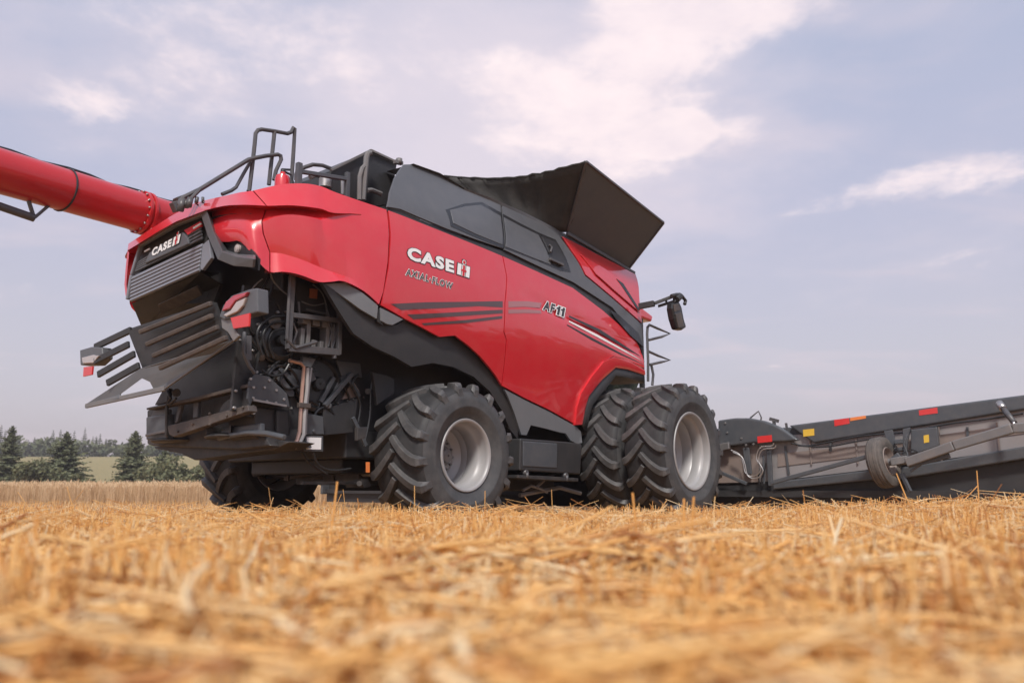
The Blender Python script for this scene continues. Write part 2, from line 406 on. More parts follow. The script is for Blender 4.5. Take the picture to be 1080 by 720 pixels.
xs = np.unique(np.concatenate([np.linspace(-9, 11, 101), np.linspace(-1500, -9, 26), np.linspace(11, 1500, 26)]))
ys = np.unique(np.concatenate([np.linspace(-3, 12, 91), np.linspace(12, 60, 17), np.linspace(60, 3000, 30), np.linspace(-400, -3, 12)]))
grid('ground', xs, ys, ground_z, SOIL)
def hill_z(X, Y):
    d = Y - .10 * X
    return -.4 + 10.5 * sst((d - 85) / 175) + .9 * np.sin(X * .021 + 1.3) * sst((d - 110) / 90)
grid('meadow', np.linspace(-420, 420, 85), np.linspace(62, 520, 70), hill_z, MEADOW)

# ------------------------------------------------------------------ straw, stubble, wheat
def stalks(P, D, L_, r0, r1, bend, tone, sides=3, seg=2):
    """thin tapered stalks: P base, D unit direction, L_ length, bent sideways by 'bend' (n,3)"""
    n = len(P); up = np.tile([0., 0., 1.], (n, 1)); up[np.abs(D[:, 2]) > .9] = [1., 0., 0.]
    S1 = np.cross(D, up); S1 /= np.linalg.norm(S1, axis=1)[:, None]; S2 = np.cross(D, S1)
    rings = []
    for k in range(seg + 1):
        t = k / seg; c = P + D * (L_ * t)[:, None] + bend * (t * t); r = r0 * (1 - t) + r1 * t
        for j in range(sides):
            a = 2 * np.pi * j / sides; rings.append(c + (S1 * np.cos(a) + S2 * np.sin(a)) * r[:, None])
    V = np.stack(rings, 1); m = (seg + 1) * sides; fs = []
    for k in range(seg):
        for j in range(sides): fs.append([k * sides + j, k * sides + (j + 1) % sides, (k + 1) * sides + (j + 1) % sides, (k + 1) * sides + j])
    F = (np.arange(n)[:, None, None] * m + np.array(fs)[None]).reshape(-1, 4)
    return V.reshape(-1, 3), F, np.repeat(tone, m)
def joined(name, parts, m, label, cat):
    off = 0; Vs, Fs, Ts = [], [], []
    for V, F, T in parts: Vs.append(V); Fs.append(F + off); Ts.append(T); off += len(V)
    o = np_mesh(name, np.concatenate(Vs), np.concatenate(Fs), m, np.concatenate(Ts)); return tag(o, label, cat, kind='stuff')
def fan(n, y0, y1, spread, power=1.0, extra=.6):
    """random points in a wedge in front of the camera"""
    u = RNG.random(n); Y = (y0 ** power + u * (y1 ** power - y0 ** power)) ** (1 / power); X = (RNG.random(n) * 2 - 1) * (Y * spread + extra)
    return X, Y
def dirs(n, tilt):
    a = RNG.random(n) * 2 * np.pi; t = np.abs(RNG.normal(0, 1, n)) * tilt
    return np.stack([np.sin(t) * np.cos(a), np.sin(t) * np.sin(a), np.cos(t)], 1)
def clumps(X, Y):
    return .5 + .25 * np.sin(X * 3.1 + 1.7 * np.sin(Y * 1.3)) + .25 * np.sin(Y * 4.3 + 1.1 * np.sin(X * 2.2))
parts = []
for n, y0, y1, pw in ((5500, .25, 2.2, 1.6), (20000, 2.0, 8.2, 1.6), (16000, 8.0, 24, 1.2)):
    X, Y = fan(n, y0, y1, .95, pw, .9)
    Y = np.where(RNG.random(n) < .75, np.round(Y / .17) * .17 + RNG.normal(0, .022, n), Y)      # drilled rows
    X = X + RNG.normal(0, .03, n)
    Z = ground_z(X, Y); h = np.clip(RNG.normal(.135, .022, n), .05, .19) * (1 - .25 * clumps(X, Y)); h *= np.where(Y < 1.0, .78, 1)
    D = dirs(n, .26); d = (.0021 + .0012 * RNG.random(n)) * (1.35 if y1 < 3 else 1.05)
    parts.append(stalks(np.stack([X, Y, Z - .01], 1), D, h / np.maximum(D[:, 2], .5), d, d * .9, RNG.normal(0, .012, (n, 3)), np.clip(RNG.normal(.45, .30, n), 0, 1)))
joined('stubble', parts, STRAW, 'golden cut stubble standing in rows across the field', 'stubble')
parts = []
for n, y0, y1, pw, hh in ((15000, .25, 2.4, 1.5, .15), (44000, 2.2, 8.2, 1.6, .15), (5000, 8.0, 20, 1.2, .10)):
    X, Y = fan(n, y0, y1, .95, pw, .9); cl = clumps(X, Y)
    Z = ground_z(X, Y) + RNG.random(n) ** 1.3 * hh * (.35 + .75 * cl)
    a = RNG.random(n) * 2 * np.pi; t = RNG.normal(0, .28, n)
    D = np.stack([np.cos(a) * np.cos(t), np.sin(a) * np.cos(t), np.sin(t)], 1)
    big = RNG.random(n) < (.13 if y1 < 3 else .03)
    Ln = np.clip(RNG.gamma(3.2, .045, n), .04, .42); d = (.0017 + .0016 * RNG.random(n)) * (1.4 if y1 < 3 else .95)
    Ln = np.where(big, Ln * 1.7, Ln); d = np.where(big, d * 1.9, d)
    B = RNG.normal(0, .035, (n, 3)) * (Ln[:, None] / .15); B[:, 2] -= .01
    cap = np.where(Y < 1.6, .135, .19) * (.75 + .35 * RNG.random(n)); g0 = ground_z(X, Y)      # nothing lies higher than the mat of straw
    Z = np.minimum(Z, g0 + cap * .8); dz = np.clip((g0 + cap - Z) / Ln, -.2, 1); D[:, 2] = np.minimum(D[:, 2], dz)
    hx = np.sqrt(np.maximum(1 - D[:, 2] ** 2, .02)); D[:, 0] = np.cos(a) * hx; D[:, 1] = np.sin(a) * hx
    B[:, 2] = np.minimum(B[:, 2], .01); B *= np.where(big, .55, 1)[:, None]
    parts.append(stalks(np.stack([X, Y, Z], 1), D, Ln, d, d * .6, B, np.clip(RNG.normal(.52, .32, n), 0, 1), seg=3))
joined('loose_straw', parts, STRAW, 'loose bleached straw lying tangled over the stubble', 'straw')
n = 55                                                                 # the few that stand clear of the rest
X, Y = fan(n, 3.0, 7.8, .8, 1.4, .4); Z = ground_z(X, Y); D = dirs(n, .5)
parts = [stalks(np.stack([X, Y, Z], 1), D, .19 + .10 * RNG.random(n), np.full(n, .0032), np.full(n, .0024), RNG.normal(0, .03, (n, 3)), np.clip(RNG.normal(.45, .3, n), 0, 1))]
q = [(.62, 2.85, .10, 0, .26), (.60, 2.8, -.05, .1, .24), (.0, 2.6, .75, .1, .25), (-.75, 3.3, .12, 0, .33), (3.6, 6.2, .06, 0, .32), (3.45, 6.3, .9, 0, .30), (.46, 2.9, -.12, 0, .27), (2.9, 5.8, -.3, .1, .34)]
P = np.array([(a, b, 0.) for a, b, *_ in q]); P[:, 2] = ground_z(P[:, 0], P[:, 1])
D = np.array([(c, d, 1.) for _, _, c, d, _ in q]); D /= np.linalg.norm(D, axis=1)[:, None]
parts.append(stalks(P, D, np.array([e for *_, e in q]), np.full(len(q), .0062), np.full(len(q), .0045), RNG.normal(0, .01, (len(q), 3)), np.full(len(q), .3)))
joined('tall_stalks', parts, STRAW, 'scattered taller straw stalks left standing above the stubble', 'straw')
parts = []
for n, y0, y1 in ((26000, 22, 25.5), (26000, 25, 46)):
    Y = y0 + RNG.random(n) * (y1 - y0); X = -36 + RNG.random(n) * 46
    h = np.clip(RNG.normal(.50, .045, n), .33, .64); D = dirs(n, .13); Z = ground_z(X, Y)
    tn = np.clip(RNG.normal(.4, .25, n), 0, 1); r = np.full(n, .0045)
    P = np.stack([X, Y, Z], 1)
    parts.append(stalks(P, D, h, r, r, np.zeros((n, 3)), tn, seg=1))
    E = P + D * h[:, None]; D2 = D + RNG.normal(0, .35, (n, 3)); D2 /= np.linalg.norm(D2, axis=1)[:, None]
    parts.append(stalks(E, D2, np.full(n, .085), np.full(n, .011), np.full(n, .004), np.zeros((n, 3)), np.clip(tn + .2, 0, 1), seg=1))
joined('standing_wheat', parts, WHEAT, 'uncut ripe wheat standing along the far side of the field', 'wheat')

# ------------------------------------------------------------------ trees
def quads(Cn, U, W, tone):
    """little leaf faces: centre, half axes"""
    V = np.stack([Cn - U - W, Cn + U - W, Cn + U + W, Cn - U + W], 1).reshape(-1, 3)
    F = np.arange(len(V)).reshape(-1, 4); return V, F, np.repeat(tone, 4)
def spruce_geo(h, rad, seed, levels=34, sprays=9, fat=1.):
    g = np.random.default_rng(seed); Cn, U, W, T = [], [], [], []
    for i in range(levels):
        t = i / (levels - 1); z = h * (.06 + .93 * t); Lb = rad * (1 - t) ** .82 * (.75 + .45 * g.random()) + .05
        nb = int(7 + 6 * (1 - t))
        for b in range(nb):
            a = 2 * np.pi * (b + g.random() * .8) / nb + i * 1.1; L = Lb * (.45 + .80 * g.random()); dr = -.10 - .34 * (1 - t) + .45 * t
            d = np.array([np.cos(a), np.sin(a), 0.]); sdv = np.array([-d[1], d[0], 0.])
            for k in range(sprays):
                s = (k + .6 + .5 * g.random()) / sprays; p = d * (L * s) + np.array([0, 0, z + dr * L * s + .12 * L * s * s])
                w = .30 * L * (1.15 - s) + .05
                for e in (-1, 1):
                    dirv = d * .55 + sdv * e * .8 + np.array([0, 0, -.25 + .3 * g.random()]); dirv /= np.linalg.norm(dirv)
                    Cn.append(p + dirv * w * .6 + g.normal(0, .03, 3)); U.append(dirv * w * .62); nn = np.cross(dirv, g.normal(0, 1, 3)); nn /= np.linalg.norm(nn) + 1e-6
                    W.append(nn * (.05 + .085 * w) * fat); T.append(np.clip(.25 + .45 * s + g.normal(0, .15), 0, 1))
    return quads(np.array(Cn), np.array(U), np.array(W), np.array(T))
def tree(name, X, Y, Z, geo, m, trunk_h, trunk_r, label, cat, group):
    root = empty(name, (X, Y, Z)); tag(root, label, cat, group)
    V, F, T = geo; o = np_mesh('crown', V, F, m, T); o.parent = root
    MB().tube([(0, 0, -.3), (.02, .01, trunk_h * .5), (0, 0, trunk_h)], .1, 8, [trunk_r, trunk_r * .6, .02]).build('trunk', BARK, root)
    return root
SPY = 80.
def tx(px, Y): return (px - 540) / 830 * Y * .985
for px, h, rad, lab in ((66, 6.3, 3.4, 'broad dark spruce, full to the ground, midway between two narrower spruces'),
                        (139, 6.4, 2.6, 'narrow dark spruce just left of the tail of the combine'),
                        (7, 6.9, 2.3, 'slim ragged spruce at the far left of the row'),
                        (172, 4.4, 2.7, 'lower bushy spruce half hidden behind the spreader of the combine')):
    tree('spruce_tree', tx(px, SPY), SPY, -.4, spruce_geo(h, rad, int(px) + 3, 30 if h > 5 else 24), NEEDLE, h * .97, .14, lab, 'tree', 'spruces at the field edge')
def bush_geo(w, h, seed, n=1500, leaf=.13, lobes=7):
    g = np.random.default_rng(seed); c = g.normal(0, 1, (lobes, 3)) * [w * .33, w * .25, h * .16] + [0, 0, h * .5]; r = (.22 + .16 * g.random(lobes)) * min(w, h * 1.2)
    k = g.integers(0, lobes, n); d = g.normal(0, 1, (n, 3)); d /= np.linalg.norm(d, axis=1)[:, None]
    p = c[k] + d * (r[k] * (.65 + .42 * g.random(n)))[:, None]; p[:, 2] = np.abs(p[:, 2])
    u = g.normal(0, 1, (n, 3)); u /= np.linalg.norm(u, axis=1)[:, None]; v = np.cross(u, g.normal(0, 1, (n, 3))); v /= np.linalg.norm(v, axis=1)[:, None] + 1e-6
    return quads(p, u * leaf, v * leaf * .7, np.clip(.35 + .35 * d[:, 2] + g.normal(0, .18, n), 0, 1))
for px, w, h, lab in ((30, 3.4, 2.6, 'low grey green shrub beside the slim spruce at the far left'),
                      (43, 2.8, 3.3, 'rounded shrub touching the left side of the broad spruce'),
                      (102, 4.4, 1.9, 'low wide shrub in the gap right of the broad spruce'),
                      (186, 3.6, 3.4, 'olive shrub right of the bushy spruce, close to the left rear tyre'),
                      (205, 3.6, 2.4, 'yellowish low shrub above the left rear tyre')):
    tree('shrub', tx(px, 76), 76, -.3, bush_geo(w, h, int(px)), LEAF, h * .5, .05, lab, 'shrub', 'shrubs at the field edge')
def far_wood():
    g = np.random.default_rng(5); parts = []; off = 0
    for i in range(430):
        X = g.uniform(-330, 330); Y = g.uniform(262, 300) + .1 * X; z = float(hill_z(np.array(X), np.array(Y)))
        if g.random() < .7:
            h = g.uniform(7, 12); V, F, T = spruce_geo(h, h * .2, i, 16, 4, 2.6)
        else:
            h = g.uniform(5.5, 8.5); V, F, T = bush_geo(h * 1.1, h, i, 260, .5, 7)
        parts.append((V + [X, Y, z - .3], F, T))
    for i in range(70):
        X = g.uniform(-330, 330); Y = 250 + .1 * X; z = float(hill_z(np.array(X), np.array(Y)))
        V, F, T = bush_geo(9, 5.0, 900 + i, 300, .45, 8); parts.append((V + [X, Y, z - .3], F, T))
    for i in range(95):                                                # unseen trees added on the right, outside the picture, to mirror in the paint
        Y = -30 + 78 * i / 94 + g.uniform(-1, 1); h = g.uniform(7.5, 12)
        V, F, T = bush_geo(h * .8, h, 2000 + i, 300, .6, 7) if i % 3 else spruce_geo(h * 1.15, h * .2, 2000 + i, 12, 4)
        parts.append((V + [54 + g.uniform(-4, 4), Y, -.3], F, T))
    joined('far_wood', parts, FARLEAF, 'hazy mixed wood of low conifers along the top of the meadow', 'wood')
far_wood()

# ================================================================== the combine harvester
TH = R(50.304); BASE = (-.481, 8.778, 0.)
combine = empty('combine_harvester', BASE, TH)
tag(combine, 'big red combine harvester seen from behind with its grain tank covers open', 'combine harvester')

# ---- wheels
def tyre_geo(Rt, W, rr, nl, lh, A=.33):
    mb = MB(); Rc = Rt - lh; h = W / 2
    prof = [(rr, -.80 * h), (rr + .035, -.90 * h), (rr + .05, -.93 * h), (rr + .058, -.93 * h), (rr + (Rc - rr) * .25, -1.01 * h), (rr + (Rc - rr) * .40, -1.06 * h), (rr + (Rc - rr) * .42, -1.072 * h), (rr + (Rc - rr) * .46, -1.075 * h), (rr + (Rc - rr) * .48, -1.07 * h), (rr + (Rc - rr) * .60, -1.075 * h), (rr + (Rc - rr) * .74, -1.05 * h),
            (Rc - .055, -1.0 * h), (Rc - .02, -.93 * h), (Rc, -.80 * h), (Rc + .012, -.4 * h), (Rc + .016, 0)]
    prof = prof + [(r_, -w) for r_, w in prof[-2::-1]]
    k = 12; n_ = len(prof); mb.lathe(prof[k - 1:n_ - k + 1], (0, 0, 0), 96)
    sd = MB(); sd.lathe(prof[:k], (0, 0, 0), 96); sd2 = MB(); sd2.lathe(prof[n_ - k:], (0, 0, 0), 96)
    return mb, sd, sd2
def lug_geo(Rt, W, rr, nl, lh, A=.33):
    mb = MB(); Rc = Rt - lh; h = W / 2
    for sgn in (-1, 1):
        for k in range(nl):
            ph = 2 * math.pi * (k + (.5 if sgn > 0 else 0)) / nl
            st = []
            for i in range(9):
                u = i / 8; w = -.06 + u * 1.02
                st.append((w * h, Rt - .02 * u ** 4, Rc - .02, ph - A * (1 - u) ** 1.45, (.034 + .015 * u)))
            st.append((1.03 * h, Rt - .05, Rc - .05, ph + .002, .040)); st.append((1.055 * h, Rt - .085, Rc - .09, ph + .003, .034)); st.append((1.05 * h, Rt - .125, Rc - .12, ph + .004, .026))
            rings = []
            for j, (w, rt, rb, a, hw) in enumerate(st):
                if j < len(st) - 1: dw = st[j + 1][0] - w; da = (st[j + 1][3] - a) * Rt
                t = Vector((dw, da)).normalized() if j < 9 else Vector((1, .0)); nx_, ny_ = -t.y, t.x      # across the lug: (axial, tangential)
                row = []
                for q, (s_, r_) in enumerate(((-1.35, rb), (-.9, rt), (.9, rt), (1.35, rb))):
                    ww = w + nx_ * hw * s_; aa = a + ny_ * hw * s_ / Rt; row.append((r_ * math.cos(aa), sgn * ww, r_ * math.sin(aa)))
                rings.append(row)
            m = len(rings); vs = [p for r_ in rings for p in r_]
            fs = [(i * 4 + q, i * 4 + q + 1, i * 4 + 5 + q, i * 4 + 4 + q) for i in range(m - 1) for q in range(3)] + [(0, 1, 2, 3), (m * 4 - 1, m * 4 - 2, m * 4 - 3, m * 4 - 4)]
            mb.add(vs, fs)
    return mb
def rim_geo(W, rr, disc):
    h = W / 2; mb = MB()
    mb.lathe([(rr + .002, -.78 * h), (rr + .022, -.86 * h), (rr + .034, -.92 * h), (rr + .026, -.955 * h), (rr + .008, -.955 * h), (rr - .004, -.93 * h), (rr - .012, -.84 * h), (rr - .016, -.66 * h), (rr - .035, -.60 * h), (rr - .05, -.52 * h),
              (rr - .052, -.20 * h), (rr - .04, -.12 * h), (rr - .055, -.04 * h), (rr - .06, disc * h - .05), (rr - .10, disc * h - .012), (rr - .13, disc * h), (rr * .62, disc * h + .015), (rr * .50, disc * h - .02), (rr * .36, disc * h - .03), (.02, disc * h - .03)], (0, 0, 0), 80)
    mb.lathe([(rr - .06, disc * h), (rr - .05, .5 * h), (rr - .01, .7 * h), (rr + .03, .93 * h), (rr + .02, .96 * h), (rr - .02, .8 * h)], (0, 0, 0), 64)
    return mb
def hub_geo(W, rr, disc, n):
    h = W / 2; d = disc * h; mb = MB()
    mb.lathe([(rr * .34, d - .03), (rr * .33, d - .06), (rr * .22, d - .075), (rr * .20, d - .14), (rr * .12, d - .15), (.01, d - .15)], (0, 0, 0), 40)
    for k in range(n):
        a = 2 * math.pi * k / n; c = (rr * .45 * math.cos(a), d - .028, rr * .45 * math.sin(a)); mb.cyl(c, (c[0], c[1] - .035, c[2]), .014, 6)
    return mb
def make_wheel(name, loc, Rt, W, rr, nl, lh, disc, nb, A):
    w = empty(name, loc, 0, combine)
    t, s1, s2 = tyre_geo(Rt, W, rr, nl, lh); t.build('tyre', RUBBER, w, sharp=50); s1.build('sidewall', SIDEW, w, sharp=50); s2.build('sidewall', SIDEW, w, sharp=50)
    lug_geo(Rt, W, rr, nl, lh, A).build('tread_lugs', LUGM, w, sharp=25, bevel=.0035, seg=1)
    rim_geo(W, rr, disc).build('rim', RIM, w, sharp=40)
    hub_geo(W, rr, disc, nb).build('hub', FRAMEG, w)
    return w
RW = .75; FW = .62
rear = make_wheel('rear_wheel', (0, RW / 2, .82), .82, RW, .372, 17, .068, .22, 12, .35)
left = copy_tree(rear, combine); left.location = (0, 2 * YC + .05 - RW / 2, .82); left.rotation_euler = (0, 0, math.pi)
front = make_wheel('front_wheel', (3.876, -.768 + FW / 2, .975), .975, FW, .522, 18, .066, .55, 14, .29)
for y, rz in ((-.768 + FW * 1.5 + .13, 0), (2 * YC + .768 - FW / 2, math.pi), (2 * YC + .768 - FW * 1.5 - .13, math.pi)):
    w = copy_tree(front, combine); w.location = (3.876, y, .975); w.rotation_euler = (0, .11, rz)
rear.rotation_euler = (0, .06, 0)

# ---- chassis and hull
mb = MB(); mb.box((-1.85, .95, 1.08), (4.3, 3.3, 3.45)); mb.box((-.95, .95, .78), (4.3, 3.3, 1.1)); mb.box((.6, .80, 2.2), (4.3, 3.45, 3.5)); mb.box((-.8, 1.2, .62), (-.3, 3.0, .79))
mb.build('chassis', BLACK, combine, bevel=.02)
MB().box((.75, .86, 3.35), (4.55, 3.4, 4.12)).build('grain_tank', GREY, combine, bevel=.02)
mb = MB(); mb.box((-.14, .6, .58), (.14, 3.7, .86)); mb.box((-.3, 1.5, .50), (.3, 2.75, .95)); mb.cyl((0, .45, .82), (0, .75, .82), .2); mb.cyl((0, 3.5, .82), (0, 3.75, .82), .2)
ax = mb.build('rear_axle', DUSTY, combine, bevel=.012)
mb = MB(); mb.tube([(-.28, .75, .72), (-.28, 3.5, .72)], .035, 10); mb.tube([(-.22, 1.2, .64), (-.22, 2.2, .64)], .05, 10)
mb.build('steering_cylinder', STEEL, ax)
mb = MB(); mb.cyl((3.876, .0, .975), (3.876, 4.2, .975), .2, 24); mb.box((3.6, .7, .8), (4.15, 3.5, 1.35)); mb.build('front_axle', DUSTY, combine, bevel=.01)

# ---- red and grey side panels
SEAM1 = '409,221 411.5,246 409,284 401,322'
rear_panel = [(-0.923,0.399,3.497),(-0.485,0.390,3.480),(-0.015,0.394,3.464),(0.494,0.399,3.447),(1.047,0.404,3.422),(1.076,0.355,3.134),(0.983,0.308,2.759),(0.966,0.309,2.389),(1.020,0.314,2.300),(1.023,0.348,1.989),(1.010,0.383,1.714),(0.884,0.369,1.819),(0.765,0.359,1.900),(0.554,0.343,2.026),(0.337,0.332,2.123),(0.098,0.323,2.208),(-0.154,0.328,2.155),(-0.440,0.321,2.221),(-0.706,0.318,2.277),(-1.047,0.333,2.375),(-0.969,0.318,2.787),(-0.923,0.349,3.212)]
rp = panel('rear_side_panel', rear_panel, RED, combine)
front_panel = [(1.047,0.404,3.422),(1.771,0.407,3.374),(2.623,0.411,3.309),(3.377,0.388,3.100),(4.172,0.353,2.811),(4.408,0.329,2.619),(4.442,0.316,2.316),(3.869,0.312,2.397),(3.517,0.311,2.397),(3.261,0.316,2.294),(2.967,0.342,2.039),(2.744,0.375,1.774),(2.672,0.402,1.568),(2.675,0.433,1.329),(2.052,0.413,1.483),(1.482,0.398,1.600),(1.010,0.383,1.714),(1.023,0.348,1.989),(1.020,0.314,2.300),(0.966,0.309,2.389),(0.983,0.308,2.759),(1.076,0.355,3.134)]
def groove(x, z):          # the pressed wedge that runs forward from beside the model number
    zc = 2.97 - .118 * (x - 1.4); t = max(0, min(1, (x - 1.25) / .9)); d = z - zc
    return .035 * t * max(0, 1 - abs(d + .02) / .10) if d < .08 else 0
fp = panel('front_side_panel', front_panel, RED, combine, crease=groove, step=.07)
tank_side = [(2.749,0.712,4.176),(3.194,0.695,4.139),(3.681,0.670,4.087),(4.206,0.649,4.043),(4.712,0.616,3.976),(4.578,0.479,3.513),(4.508,0.402,3.069),(3.700,0.436,3.351),(2.996,0.463,3.574),(2.845,0.567,3.889)]
ts = panel('tank_side_panel', tank_side, RED, combine, off=-.03)
panel('pressed_facet', [(3.005,0.584,3.922),(3.492,0.550,3.845),(4.037,0.516,3.738),(4.270,0.472,3.502),(4.453,0.431,3.245),(3.740,0.458,3.476),(3.278,0.482,3.643)], RED, ts, off=-.055, thick=.02, gap=0, bevel=.012, step=.3)
panel('dark_slot', [(3.877,0.504,3.703),(4.061,0.498,3.662),(4.465,0.437,3.280),(4.374,0.435,3.279)], BLACKG, ts, off=-.062, thick=.02, gap=0, bevel=.003, step=0)
belt = [(-0.948,0.404,3.508),(-0.746,0.402,3.536),(-0.012,0.398,3.483),(1.063,0.418,3.499),(1.787,0.419,3.440),(2.642,0.423,3.379),(3.646,0.406,3.179),(4.434,0.363,2.843),(4.411,0.329,2.619),(4.172,0.353,2.811),(3.377,0.388,3.100),(2.621,0.410,3.302),(1.770,0.406,3.367),(1.045,0.402,3.415),(-0.016,0.392,3.457),(-0.487,0.388,3.473),(-0.926,0.396,3.479)]
panel('black_belt_strip', belt, BLACK, combine, off=.012, gap=0, bevel=.004)
engine_cover = [(-0.947,0.405,3.514),(-0.841,0.488,3.743),(-0.668,0.611,3.999),(-0.522,0.697,4.168),(-0.386,0.768,4.307),(-0.214,0.804,4.376),(0.036,0.812,4.391),(0.280,0.822,4.408),(0.694,0.777,4.317),(1.171,0.783,4.326),(1.433,0.776,4.311),(1.222,0.571,3.909),(1.066,0.421,3.513),(0.505,0.409,3.501),(-0.008,0.402,3.503),(-0.477,0.400,3.524),(-0.745,0.404,3.542)]
ec = panel('engine_side_cover', engine_cover, GREY, combine, off=-.015, bevel=.02, seg=3)
panel('window_inset', [(0.147,0.518,3.811),(0.544,0.615,4.001),(0.917,0.691,4.147),(1.289,0.662,4.088),(1.064,0.432,3.566),(0.525,0.428,3.584),(0.124,0.437,3.629)], GREY, ec, off=-.004, thick=.008, gap=.02, bevel=.003)
WIN = [(0.080,0.511,3.797),(0.546,0.634,4.038),(0.965,0.718,4.200),(1.334,0.693,4.148),(1.065,0.423,3.526),(0.513,0.417,3.535),(0.080,0.418,3.565)]
panel('window_surround', WIN, BLACKG, ec, off=-.0175, thick=.01, gap=0, bevel=.003)
panel('window_pane', [(0.165,0.521,3.817),(0.540,0.611,3.993),(0.911,0.686,4.137),(1.278,0.656,4.077),(1.053,0.432,3.570),(0.525,0.428,3.584),(0.139,0.436,3.623)], GREY, ec, off=-.022, thick=.012, gap=0, bevel=.004)
tank_cover = [(1.445,0.774,4.307),(1.895,0.772,4.299),(2.366,0.764,4.280),(2.680,0.714,4.181),(2.831,0.566,3.886),(2.996,0.463,3.574),(3.700,0.436,3.351),(4.511,0.401,3.062),(4.420,0.334,2.652),(3.646,0.406,3.179),(2.642,0.423,3.379),(1.787,0.419,3.440),(1.073,0.418,3.501)]
tc_ = panel('tank_lower_cover', tank_cover, GREY, combine, off=-.018, bevel=.02, seg=3)
panel('cover_surround', [(1.367,0.686,4.135),(1.718,0.663,4.087),(2.105,0.646,4.050),(2.512,0.644,4.044),(2.611,0.449,3.533),(2.339,0.438,3.495),(1.807,0.434,3.522),(1.090,0.425,3.532)], BLACKG, tc_, off=-.0205, thick=.01, gap=0, bevel=.003)
panel('cover_pane', [(1.340,0.655,4.073),(1.681,0.633,4.029),(2.059,0.619,3.998),(2.085,0.497,3.741),(2.121,0.442,3.538),(1.683,0.436,3.541),(1.112,0.431,3.558)], GREY, tc_, off=-.026, thick=.012, gap=0, bevel=.004)
panel('latch_recess', [(2.135,0.618,3.995),(2.469,0.621,4.000),(2.567,0.451,3.546),(2.170,0.445,3.550),(2.147,0.510,3.772)], DECALB, tc_, off=-.022, thick=.01, gap=0, bevel=.002)
mb = MB(); mb.tube([(2.183,0.502,3.863),(2.228,0.486,3.829),(2.135,0.442,3.728)], .018, 8); mb.bar((2.071,0.412,3.611), (2.386,0.412,3.591), .05, .035); mb.build('latch', TUBE, tc_, bevel=.004)
panel('cover_tail', [(3.548,0.396,3.131),(3.762,0.396,3.107),(4.329,0.369,2.890),(4.425,0.336,2.668),(4.064,0.350,2.802),(3.678,0.379,3.016)], BLACKG, tc_, off=-.022, thick=.01, gap=0, bevel=.003)

# grey lower trim, black inner wing over the rear wheel
panel('rear_trim', [(-1.717,0.450,2.505),(-1.476,0.393,2.556),(-1.276,0.358,2.486),(-1.064,0.335,2.373),(-1.067,0.348,2.214),(-1.283,0.370,2.288),(-1.508,0.405,2.399)], GREYL, combine, off=.0, bevel=.01)
panel('trim_end', [(-1.052,0.334,2.364),(-0.706,0.319,2.275),(-0.864,0.334,2.182),(-0.941,0.339,2.182),(-1.030,0.344,2.209)], GREYL, combine, off=.0, bevel=.01)
panel('trim_joint', [(-1.080,0.339,2.339),(-1.037,0.334,2.336),(-0.977,0.343,2.171),(-1.053,0.348,2.201)], BLACK, combine, off=.015, gap=0, bevel=.003)
inner = [(-1.755,0.430,2.509),(-1.489,0.430,2.421),(-0.997,0.430,2.247),(-0.889,0.430,2.207),(-0.752,0.430,2.218),(-0.601,0.430,2.318),(-0.336,0.430,2.251),(-0.045,0.430,2.189),(0.209,0.430,2.249),(0.460,0.430,2.157),(0.864,0.430,1.918),(1.083,0.430,1.725),(1.290,0.430,1.526),(1.424,0.430,1.267),(1.443,0.430,1.074),(1.271,0.430,1.198),(1.103,0.430,1.415),(0.848,0.430,1.643),(0.550,0.430,1.789),(0.184,0.430,1.863),(-0.175,0.430,1.865),(-0.512,0.430,1.782),(-0.753,0.430,1.859),(-1.063,0.430,1.932),(-1.323,0.430,2.037),(-1.504,0.430,2.228)]
def inner_y(x, z): return .40 + .10 * max(0, 2.05 - z) ** 1.3 + .02 * math.sin(3 * x)
panel('inner_wing', inner, BLACK, combine, off=0, gap=0, fun=inner_y, bevel=.015, thick=.05)
# sill trim, front arch lip
sill = [(1.041,0.386,1.688),(1.484,0.399,1.588),(2.054,0.414,1.470),(2.677,0.434,1.316),(2.816,0.443,1.251),(2.878,0.465,1.080),(2.741,0.468,1.061),(2.574,0.463,1.100),(2.447,0.451,1.192),(2.313,0.450,1.198),(1.986,0.445,1.232),(1.665,0.442,1.258),(1.596,0.459,1.125),(1.479,0.459,1.126),(1.304,0.426,1.381),(1.141,0.400,1.584)]
panel('sill_trim', sill, GREYL, combine, off=-.01, bevel=.012)
mb = MB()
o_ = [(2.626,0.398,1.325),(2.628,0.367,1.562),(2.695,0.341,1.767),(2.926,0.307,2.032),(3.209,0.282,2.277),(3.475,0.276,2.388),(3.867,0.277,2.386),(4.383,0.282,2.291)]
i_ = [(2.793,0.396,1.341),(2.831,0.366,1.577),(2.889,0.344,1.743),(3.043,0.326,1.886),(3.214,0.308,2.027),(3.536,0.286,2.231),(3.873,0.285,2.240),(4.388,0.289,2.208)]
def sh(P, dy): return [(p[0], p[1] + dy, p[2]) for p in P]
mb.loft([sh(o_, .06), o_, [tuple((Vector(a) * .25 + Vector(b) * .75) + Vector((0, -.012, 0))) for a, b in zip(o_, i_)], i_, sh(i_, .06), sh(i_, .45)])
mb.build('front_wheel_arch', RED, combine, sharp=50)
mb = MB(); mb.loft([sh(i_, .03), [(p[0] + (.14 if k < 5 else .05), p[1] + .05, p[2] - .10) for k, p in enumerate(i_)], [(p[0] + (.16 if k < 5 else .06), p[1] + .62, p[2] - .08) for k, p in enumerate(i_)]])
mb.build('arch_liner', BLACK, combine, solid=.02)
